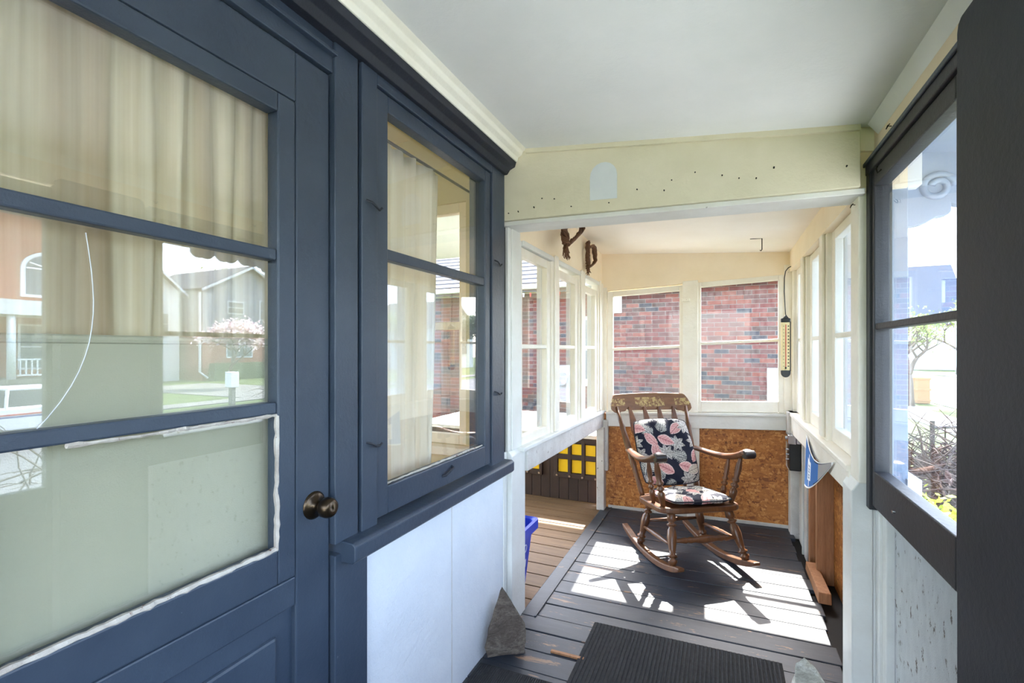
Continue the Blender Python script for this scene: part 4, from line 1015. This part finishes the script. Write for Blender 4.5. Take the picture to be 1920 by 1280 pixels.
# white window in the brick seen through the corner sash
wdw = B(-2.62, -1.98, NY - .03, NY + .04, -.62, .62).obj('window_surround', 'siding', nb, .004)
for z0, z1 in ((.05, .55), (-.55, -.02)):
    B(-2.54, -2.06, NY - .04, NY - .031, z0, z1).obj('window_pane', 'winglass', nb)
B(-2.66, -1.94, NY - .09, NY + .02, -.68, -.62).obj('window_ledge', 'siding', nb, .004)
B(-1.86, -1.66, NY - .05, NY, .66, .98).obj('vent_hood', 'siding', nb, .01)
B(-3.02, -2.88, NY - .06, NY, -.72, -.58).obj('outlet_cover', 'siding', nb, .01)
mtr = B(.66, .96, NY - .09, NY, -1.0, -.30).obj('meter_panel', 'siding', nb, .006)
MB().tube([(.83, NY - .09, -.56), (.83, NY - .17, -.56)], .13, 20).obj('meter_dial', 'siding', nb, .01)
lt = MB().tube([(-5 + .2 * i, NY - .5, 1.06 - .03 * math.sin(i * 1.3)) for i in range(24)], .006, 5).obj('light_string', 'winglass', label='string of small lights along the neighbour eave', cat='light string')
for i in range(10):
    MB().tube([(-3.95 + .14 * i, NY - .5, 1.05), (-3.95 + .14 * i, NY - .5, .98)], [.02, .012], 6).obj('bulb', ['binlabel', 'red', 'binlabel', 'stripeblue'][i % 4], lt)

# ---- eave and scroll bracket outside the porch window
ev = empty('trim_4', .80, 1.6, .60, label='boarded porch eave with scroll brackets outside the window', cat='eave', kind='structure')
MB().hexa([(.58, -1.4, .72), (1.02, -1.4, .66), (1.02, 2.3, .66), (.58, 2.3, .72), (.58, -1.4, .74), (1.02, -1.4, .68), (1.02, 2.3, .68), (.58, 2.3, .74)]).obj('soffit', 'eave', ev)
B(1.0, 1.03, -1.4, 2.3, .63, .84).obj('fascia', 'eave', ev)


def lobes(pts, n=9):
    out = []
    for (a, b), (c, d), bulge in pts:
        mx, my = (a + c) / 2, (b + d) / 2; dx, dy = c - a, d - b; L = math.hypot(dx, dy); nx, ny = dy / L, -dx / L
        for k in range(n): t = k / n; out.append((a + dx * t + nx * bulge * math.sin(math.pi * t), b + dy * t + ny * bulge * math.sin(math.pi * t)))
    return out


for yb, nm in ((2.17, 1), (3.0, 1)):
    if yb > 2.5: continue
    pl = lobes([((.605, .72), (.605, .45), 0), ((.605, .45), (.70, .475), .012), ((.70, .475), (.74, .52), .022), ((.74, .52), (.80, .535), .02), ((.80, .535), (.845, .58), .015), ((.845, .58), (.90, .61), .01), ((.90, .61), (.90, .72), 0)])
    MB().prism(pl, 'y', yb - .02, yb + .02).obj('scroll_bracket', 'eave', ev, .004)
    MB().tube([(.70 + .05 * math.cos(a) * (1 - a / 14), yb - .022, .58 + .05 * math.sin(a) * (1 - a / 14)) for a in np.linspace(0, 9, 26)], .012, 6).obj('scroll_carving', 'eave', ev, smooth=True)
for yb in np.arange(1.85, 2.3, .16):
    pl = lobes([((yb, .64), (yb, .61), 0), ((yb, .61), (yb + .075, .585), .015), ((yb + .075, .585), (yb + .15, .61), .015), ((yb + .15, .61), (yb + .15, .64), 0)], 6)
    MB().prism([(a, b) for a, b in pl], 'x', 1.03, 1.045).obj('scallop', 'eave', ev)


# ---- plants
def twig_mesh(r, n, box, mat, length, rad, arch=.4):
    m = MB()
    for _ in range(n):
        p = Vector((r.uniform(box[0], box[1]), r.uniform(box[2], box[3]), r.uniform(box[4], box[5]) ** 1))
        d = Vector((r.uniform(-1, 1), r.uniform(-1, 1), r.uniform(-.2, 1))).normalized(); L = r.uniform(*length); pts = []
        for k in range(6):
            pts.append(tuple(p)); p = p + d * L / 5; d = (d + Vector((r.uniform(-.25, .25), r.uniform(-.25, .25), -arch * .35 + r.uniform(-.15, .15)))).normalized()
        m.tube(pts, [rad * (1 - k / 7) for k in range(6)], 4)
    return m


def leaf_mesh(r, n, fcen, size, m=None):
    m = m or MB()
    for _ in range(n):
        c = Vector(fcen()); a = Vector((r.uniform(-1, 1), r.uniform(-1, 1), r.uniform(-1, 1))).normalized(); b = a.orthogonal().normalized(); s = size * r.uniform(.6, 1.3)
        m.add([c - a * s, c + b * s * .45 + a * .0, c + a * s, c - b * s * .45], [(0, 1, 2, 3)])
    return m


R = random.Random(5)
vt = empty('vine_thicket', 2.1, 5.6, GZ, label='tangle of bare brown vine stems outside the porch window', cat='bush')
twig_mesh(R, 620, (1.75, 3.2, 5.1, 7.2, -2.35, -1.12), 'grey_twig', (.4, 1.1), .009).obj('stems', 'grey_twig', vt, kind='stuff')
twig_mesh(R, 260, (1.75, 3.2, 5.2, 7.2, -2.45, -1.2), 'twig', (.4, 1.0), .012).obj('old_stems', 'oldtwig', vt, kind='stuff')
twig_mesh(R, 300, (1.9, 2.9, 6.0, 7.6, -2.4, -1.2), 'twig', (.5, 1.2), .012).obj('far_stems', 'oldtwig', vt, kind='stuff')
v2 = empty('bare_shrub', 2.9, 1.6, GZ, label='bare twiggy shrub growing beside the added concrete pad', cat='bush')
twig_mesh(R, 460, (2.4, 3.4, .0, 3.3, -2.4, -.95), 'grey_twig', (.4, .9), .008).obj('stems', 'grey_twig', v2, kind='stuff')
bu = empty('leafy_bush', 1.32, 4.0, GZ, label='lime green leafy bush below the porch window', cat='bush')
leaf_mesh(R, 1100, lambda: (1.32 + max(-.5, min(.35, R.gauss(0, .15))), 4.0 + max(-.6, min(.6, R.gauss(0, .25))), -1.08 - abs(R.gauss(0, .30)) + .05 * R.random()), .035).obj('leaves', 'limeleaf', bu, kind='stuff')
twig_mesh(R, 40, (1.15, 1.4, 3.8, 4.2, -2.4, -1.9), 'grey_twig', (.3, .6), .006).obj('stems', 'grey_twig', bu, kind='stuff')


def tree(name, x, y, h, seed, label, leafmat, nleaf, spread=.5, lsize=.1, low=.32, rad=None):
    r = random.Random(seed); root = empty(name, x, y, GZ, label=label, cat='tree'); m = MB(); tips = []; rad = rad or h * .022

    def grow(p, d, L, rd, depth):
        pts = [tuple(p)]; rs = [rd]
        for k in range(4):
            d = (d + Vector((r.uniform(-.18, .18), r.uniform(-.18, .18), r.uniform(-.02, .10)))).normalized(); p = p + d * L / 4; pts.append(tuple(p)); rs.append(rd * (1 - .09 * (k + 1)))
        m.tube(pts, rs, 6 if depth < 2 else 4); tips.append((p, depth))
        if depth >= 5: return
        for _ in range(3 if depth < 3 else 2):
            a = Vector((r.uniform(-1, 1), r.uniform(-1, 1), r.uniform(-.1, .5))).normalized(); grow(p, (d * (1 - spread) + a * spread).normalized(), L * r.uniform(.62, .82), rd * .58, depth + 1)
    grow(Vector((x, y, GZ)), Vector((r.uniform(-.06, .06), r.uniform(-.06, .06), 1)), h * low, rad, 0)
    m.obj('trunk_and_branches', 'bark', root, smooth=True)
    ends = [p for p, dp in tips if dp >= 3]
    if nleaf: leaf_mesh(r, nleaf, lambda: (lambda e: (e.x + r.gauss(0, h * .035), e.y + r.gauss(0, h * .035), e.z + r.gauss(0, h * .03)))(r.choice(ends)), lsize).obj('foliage', leafmat, root, kind='stuff')
    return root


tree('street_tree', 7.54, 26, 7.0, 2, 'gnarled bare tree with forked trunk by the sidewalk', 'leaf', 900, .55, .07, .20, .2)
tree('street_tree', 21.5, 61, 10, 12, 'spreading young-leaved tree beyond the street lawn', 'leaf', 2600, .5, .16, .22)
tree('street_tree', 14.5, 66, 11, 13, 'tall spring tree in front of the blue-roofed house', 'leaf', 2200, .5, .16, .28)
tree('street_tree', 31, 66, 11, 17, 'broad pale green tree at the end of the street', 'leaf', 2600, .5, .18, .25)
tree('flowering_tree', 27.5, 20.4, 6.5, 31, 'pale blossoming tree beside the grey gabled house', 'blossom', 5200, .55, .12, .24)
tree('street_tree', 53, 42, 15, 32, 'leafy tree rising behind the grey gabled house', 'leaf', 4200, .5, .2, .28)
tree('street_tree', 56, 56, 15, 33, 'leafy tree behind the far end of the street houses', 'leaf', 3600, .5, .2, .28)
tree('evergreen_tree', 24, 44, 11, 35, 'dense dark tree by the far driveway', 'hedge', 6000, .5, .16, .2)
tree('street_tree', 21.8, 31.5, 7, 37, 'young tree on the lawn across the street', 'leaf', 1500, .5, .1, .25)


# ---- black garden railing
rg = empty('garden_railing', 3.4, 9.5, GZ, label='black iron garden railing behind the vine thicket', cat='railing')
A_, B_ = Vector((2.75, 8.6, 0)), Vector((4.9, 9.9, 0))
for z in (-1.12, -1.42): MB().tube([(A_.x, A_.y, z), (B_.x, B_.y, z)], .02, 6).obj('rail', 'black', rg)
for k in range(13):
    p = A_.lerp(B_, k / 12); MB().tube([(p.x, p.y, GZ), (p.x, p.y, -1.12 + (.1 if k % 6 == 0 else 0))], .03 if k % 6 == 0 else .009, 6).obj('post' if k % 6 == 0 else 'baluster', 'black', rg)

# ---- tan board at the foot of the tree
tb = empty('tan_crate', 8.4, 27.9, GZ, label='tan plywood crate beside the gnarled tree', cat='crate')
B(8.0, 8.75, 27.6, 28.3, GZ, GZ + 1.2).obj('crate_body', 'tan', tb, .02)
for k in range(3): B(7.97, 8.78, 27.56, 27.6, GZ + .1 + .5 * k, GZ + .2 + .5 * k).obj('batten', 'tan', tb, .01)


# ---- houses
def gable_house(name, x0, x1, y0, y1, zt, zr, wall, roofm, label, lower=None, zl=0, ridge='x', windows=(), over=.4):
    h = empty(name, (x0 + x1) / 2, (y0 + y1) / 2, GZ, label=label, cat='house')
    if lower: B(x0 - .05, x1, y0 - .05, y1 + .05, GZ, zl).obj('lower_wall', lower, h)
    B(x0, x1, y0, y1, zl if lower else GZ, zt).obj('wall', wall, h)
    if ridge == 'x':
        ym = (y0 + y1) / 2; MB().prism([(y0, zt), (y1, zt), (ym, zr)], 'x', x0, x1).obj('gable', wall, h)
        for sd, ye in ((-1, y0 - over), (1, y1 + over)):
            ze = zt - over * (zr - zt) / ((y1 - y0) / 2)
            MB().prism([(ye, ze), (ym, zr), (ym, zr + .2), (ye, ze + .2)], 'x', x0 - .5, x1 + .5).obj('roof_slope', roofm, h)
            MB().prism([(ye, ze - .05), (ym, zr - .05), (ym, zr + .15), (ye, ze + .15)], 'x', x0 - .58, x0 - .5).obj('barge_board', 'siding', h)
    else:
        xm = (x0 + x1) / 2; MB().prism([(x0, zt), (x1, zt), (xm, zr)], 'y', y0, y1).obj('gable', wall, h)
        for xe in (x0 - over, x1 + over):
            ze = zt - over * (zr - zt) / ((x1 - x0) / 2)
            MB().prism([(xe, ze), (xm, zr), (xm, zr + .2), (xe, ze + .2)], 'y', y0 - .5, y1 + .5).obj('roof_slope', roofm, h)
    for (wy0, wy1, wz0, wz1) in windows:
        f = B(x0 - .10, x0 + .02, wy0 - .1, wy1 + .1, wz0 - .1, wz1 + .1).obj('window_frame', 'siding', h)
        B(x0 - .12, x0 - .09, wy0, wy1, wz0, wz1).obj('window_pane', 'winglass', f)
        B(x0 - .13, x0 - .11, wy0, wy1, (wz0 + wz1) / 2 - .03, (wz0 + wz1) / 2 + .03).obj('muntin', 'siding', f)
    return h


gh = gable_house('gabled_street_house', 36, 46, 24.2, 32.2, 4.9, 7.1, 'greysiding', 'shingle', 'grey sided gabled house with red brick ground floor across the street', 'brickfar', 1.3, windows=[(26.3, 27.6, 3.1, 4.0), (29.3, 30.6, 2.7, 4.3), (26.2, 28.4, -.6, 1.0)])
MB().tube([(35.9, 23.9, 4.6), (35.9, 23.9, -1.8), (35.5, 24.3, -2.3)], .09, 6).obj('downspout', 'siding', gh)
MB().hexa([(34.9, 24.4, GZ), (35.7, 24.4, GZ), (35.7, 31.6, GZ), (34.9, 31.6, GZ), (34.95, 24.5, -1.1), (35.65, 24.5, -1.1), (35.65, 31.5, -1.1), (34.95, 31.5, -1.1)]).obj('garden_hedge', 'hedge', label='clipped green hedge before the grey gabled house', cat='hedge')
gable_house('gabled_street_house', 38, 48, 18.2, 23.6, 4.6, 7.0, 'siding', 'shingle', 'pale sided house half hidden by the blossoming tree', windows=[(19, 20.2, 1.2, 2.8), (21.5, 22.7, 1.2, 2.8)])
gable_house('blue_roofed_street_house', 8, 27, 74, 86, 3.4, 11.0, 'siding', 'blueroof', 'pale house with a broad blue-grey roof at the street end', ridge='x', windows=[])
gable_house('gabled_street_house', 30, 40, 48, 58, 3.0, 6.2, 'siding', 'shingle', 'low pale house on the lawn past the dark tree', windows=[(50, 52, -.6, 1.2), (54, 56, -.6, 1.2)])
bh = gable_house('porch_street_house', 33, 44, 4.5, 16.5, 6.3, 8.6, 'brickfar', 'shingle', 'two storey tan brick house with white columned porch across the street', windows=[(9.3, 10.7, 2.9, 5.4), (6.0, 7.6, 2.9, 5.0), (12.4, 14.8, -1.0, 1.3), (8.2, 9.8, -1.2, 1.2)])
aw = MB().prism([(12.4, 2.9), (15.0, 2.9), (15.0, 4.5)] + [(13.7 + 1.3 * math.cos(a), 4.5 + 1.0 * math.sin(a)) for a in np.linspace(.1, math.pi, 12)], 'x', 32.86, 33.02).obj('arched_window', 'siding', bh)
MB().prism([(12.6, 3.05), (14.8, 3.05), (14.8, 4.5)] + [(13.7 + 1.1 * math.cos(a), 4.5 + .82 * math.sin(a)) for a in np.linspace(.1, math.pi, 12)], 'x', 32.82, 32.86).obj('arched_pane', 'winglass', aw)
for a in np.linspace(.4, math.pi - .4, 4): MB().tube([(32.80, 13.7, 4.5), (32.80, 13.7 + 1.05 * math.cos(a), 4.5 + .8 * math.sin(a))], .04, 4).obj('glazing_bar', 'siding', aw)
B(32.79, 32.83, 12.6, 14.8, 4.46, 4.54).obj('glazing_bar', 'siding', aw); B(32.79, 32.83, 13.67, 13.73, 3.05, 5.2).obj('glazing_bar', 'siding', aw)
B(30.2, 33.0, 4.5, 16.5, 1.75, 2.5).obj('porch_fascia', 'siding', bh); B(30.2, 33.0, 4.5, 16.5, GZ, -1.5).obj('porch_floor', 'concrete', bh)
for yy in (5, 8.4, 11.2, 13.6, 16.2):
    MB().tube([(30.5, yy, -1.5), (30.5, yy, 1.8)], .17, 10).obj('column', 'siding', bh, smooth=True)
for ya, yb in ((11.4, 13.4), (13.8, 16.0), (5.2, 8.2)):
    for z in (-1.35, -.55): B(30.45, 30.55, ya, yb, z, z + .08).obj('rail', 'siding', bh)
    for yy in np.arange(ya + .1, yb, .22): B(30.47, 30.53, yy, yy + .06, -1.3, -.55).obj('baluster', 'siding', bh)

# ---- white car parked across the street (stripes along its side)
cr = empty('parked_car', 16.3, 6.5, GZ, label='white sedan with red and blue side stripes parked on the street', cat='car')
CY0, CY1, CX0, CX1 = 4.1, 9.0, 15.4, 17.2; cb = GZ + .02
prof = [(CY0, .42), (CY0 + .05, .72), (CY0 + 1.25, .92), (CY1 - 1.0, .94), (CY1 - .04, .82), (CY1, .45), (CY1 - .1, .28), (CY0 + .1, .28)]
MB().prism([(a, cb + b) for a, b in prof], 'x', CX0, CX1).obj('body', 'carwhite', cr, .06, seg=3)
cabp = [(CY0 + 1.15, .90), (CY0 + 1.85, 1.40), (CY1 - 1.75, 1.42), (CY1 - .85, .92)]
MB().hexa([(CX0 + .05, CY0 + 1.2, cb + .9), (CX1 - .05, CY0 + 1.2, cb + .9), (CX1 - .05, CY1 - .85, cb + .9), (CX0 + .05, CY1 - .85, cb + .9), (CX0 + .25, CY0 + 1.95, cb + 1.36), (CX1 - .25, CY0 + 1.95, cb + 1.36), (CX1 - .25, CY1 - 1.8, cb + 1.36), (CX0 + .25, CY1 - 1.8, cb + 1.36)]).obj('side_glass', 'carglass', cr, .03)
B(CX0 + .24, CX1 - .24, CY0 + 1.9, CY1 - 1.75, cb + 1.35, cb + 1.43).obj('roof', 'carwhite', cr, .03)
for yy in (CY0 + 1.9, CY0 + 2.95, CY1 - 1.8): MB().tube([(CX0 + .04, yy - (.1 if yy < 7 else -.3), cb + .9), (CX0 + .23, yy, cb + 1.38)], .04, 6).obj('pillar', 'carwhite', cr)
for yy in (CY0 + .95, CY1 - .95):
    for xx in (CX0 - .01, CX1 - .19):
        wh = MB().tube([(xx, yy, cb + .32), (xx + .2, yy, cb + .32)], .32, 20).obj('wheel', 'tyre', cr, .02); MB().tube([(xx - .012, yy, cb + .32), (xx + .01, yy, cb + .32)], .19, 14).obj('hubcap', 'chrome', wh)
B(CX0 - .008, CX0 + .02, CY0 + .5, CY1 - .3, cb + .70, cb + .74).obj('red_stripe', 'red', cr); B(CX0 - .008, CX0 + .02, CY0 + .5, CY1 - .3, cb + .64, cb + .68).obj('blue_stripe', 'stripeblue', cr)

# ---- white-capped post on the far verge
pb = empty('marker_post', 18.1, 14.1, GZ, label='grey post with a white cap box on the far verge', cat='post')
B(18.0, 18.2, 14.0, 14.2, GZ, GZ + .8).obj('stake', 'concrete', pb, .01); B(17.9, 18.3, 13.9, 14.3, GZ + .8, GZ + 1.5).obj('cap_box', 'carwhite', pb, .03)
twg = empty('brush_pile', 18.4, 17.6, GZ, label='low pile of cut brush beside the capped post', cat='bush')
twig_mesh(R, 160, (17.8, 19.0, 16.2, 19.0, GZ, GZ + .45), 'grey_twig', (.5, 1.2), .02, .8).obj('cut_twigs', 'grey_twig', twg, kind='stuff')
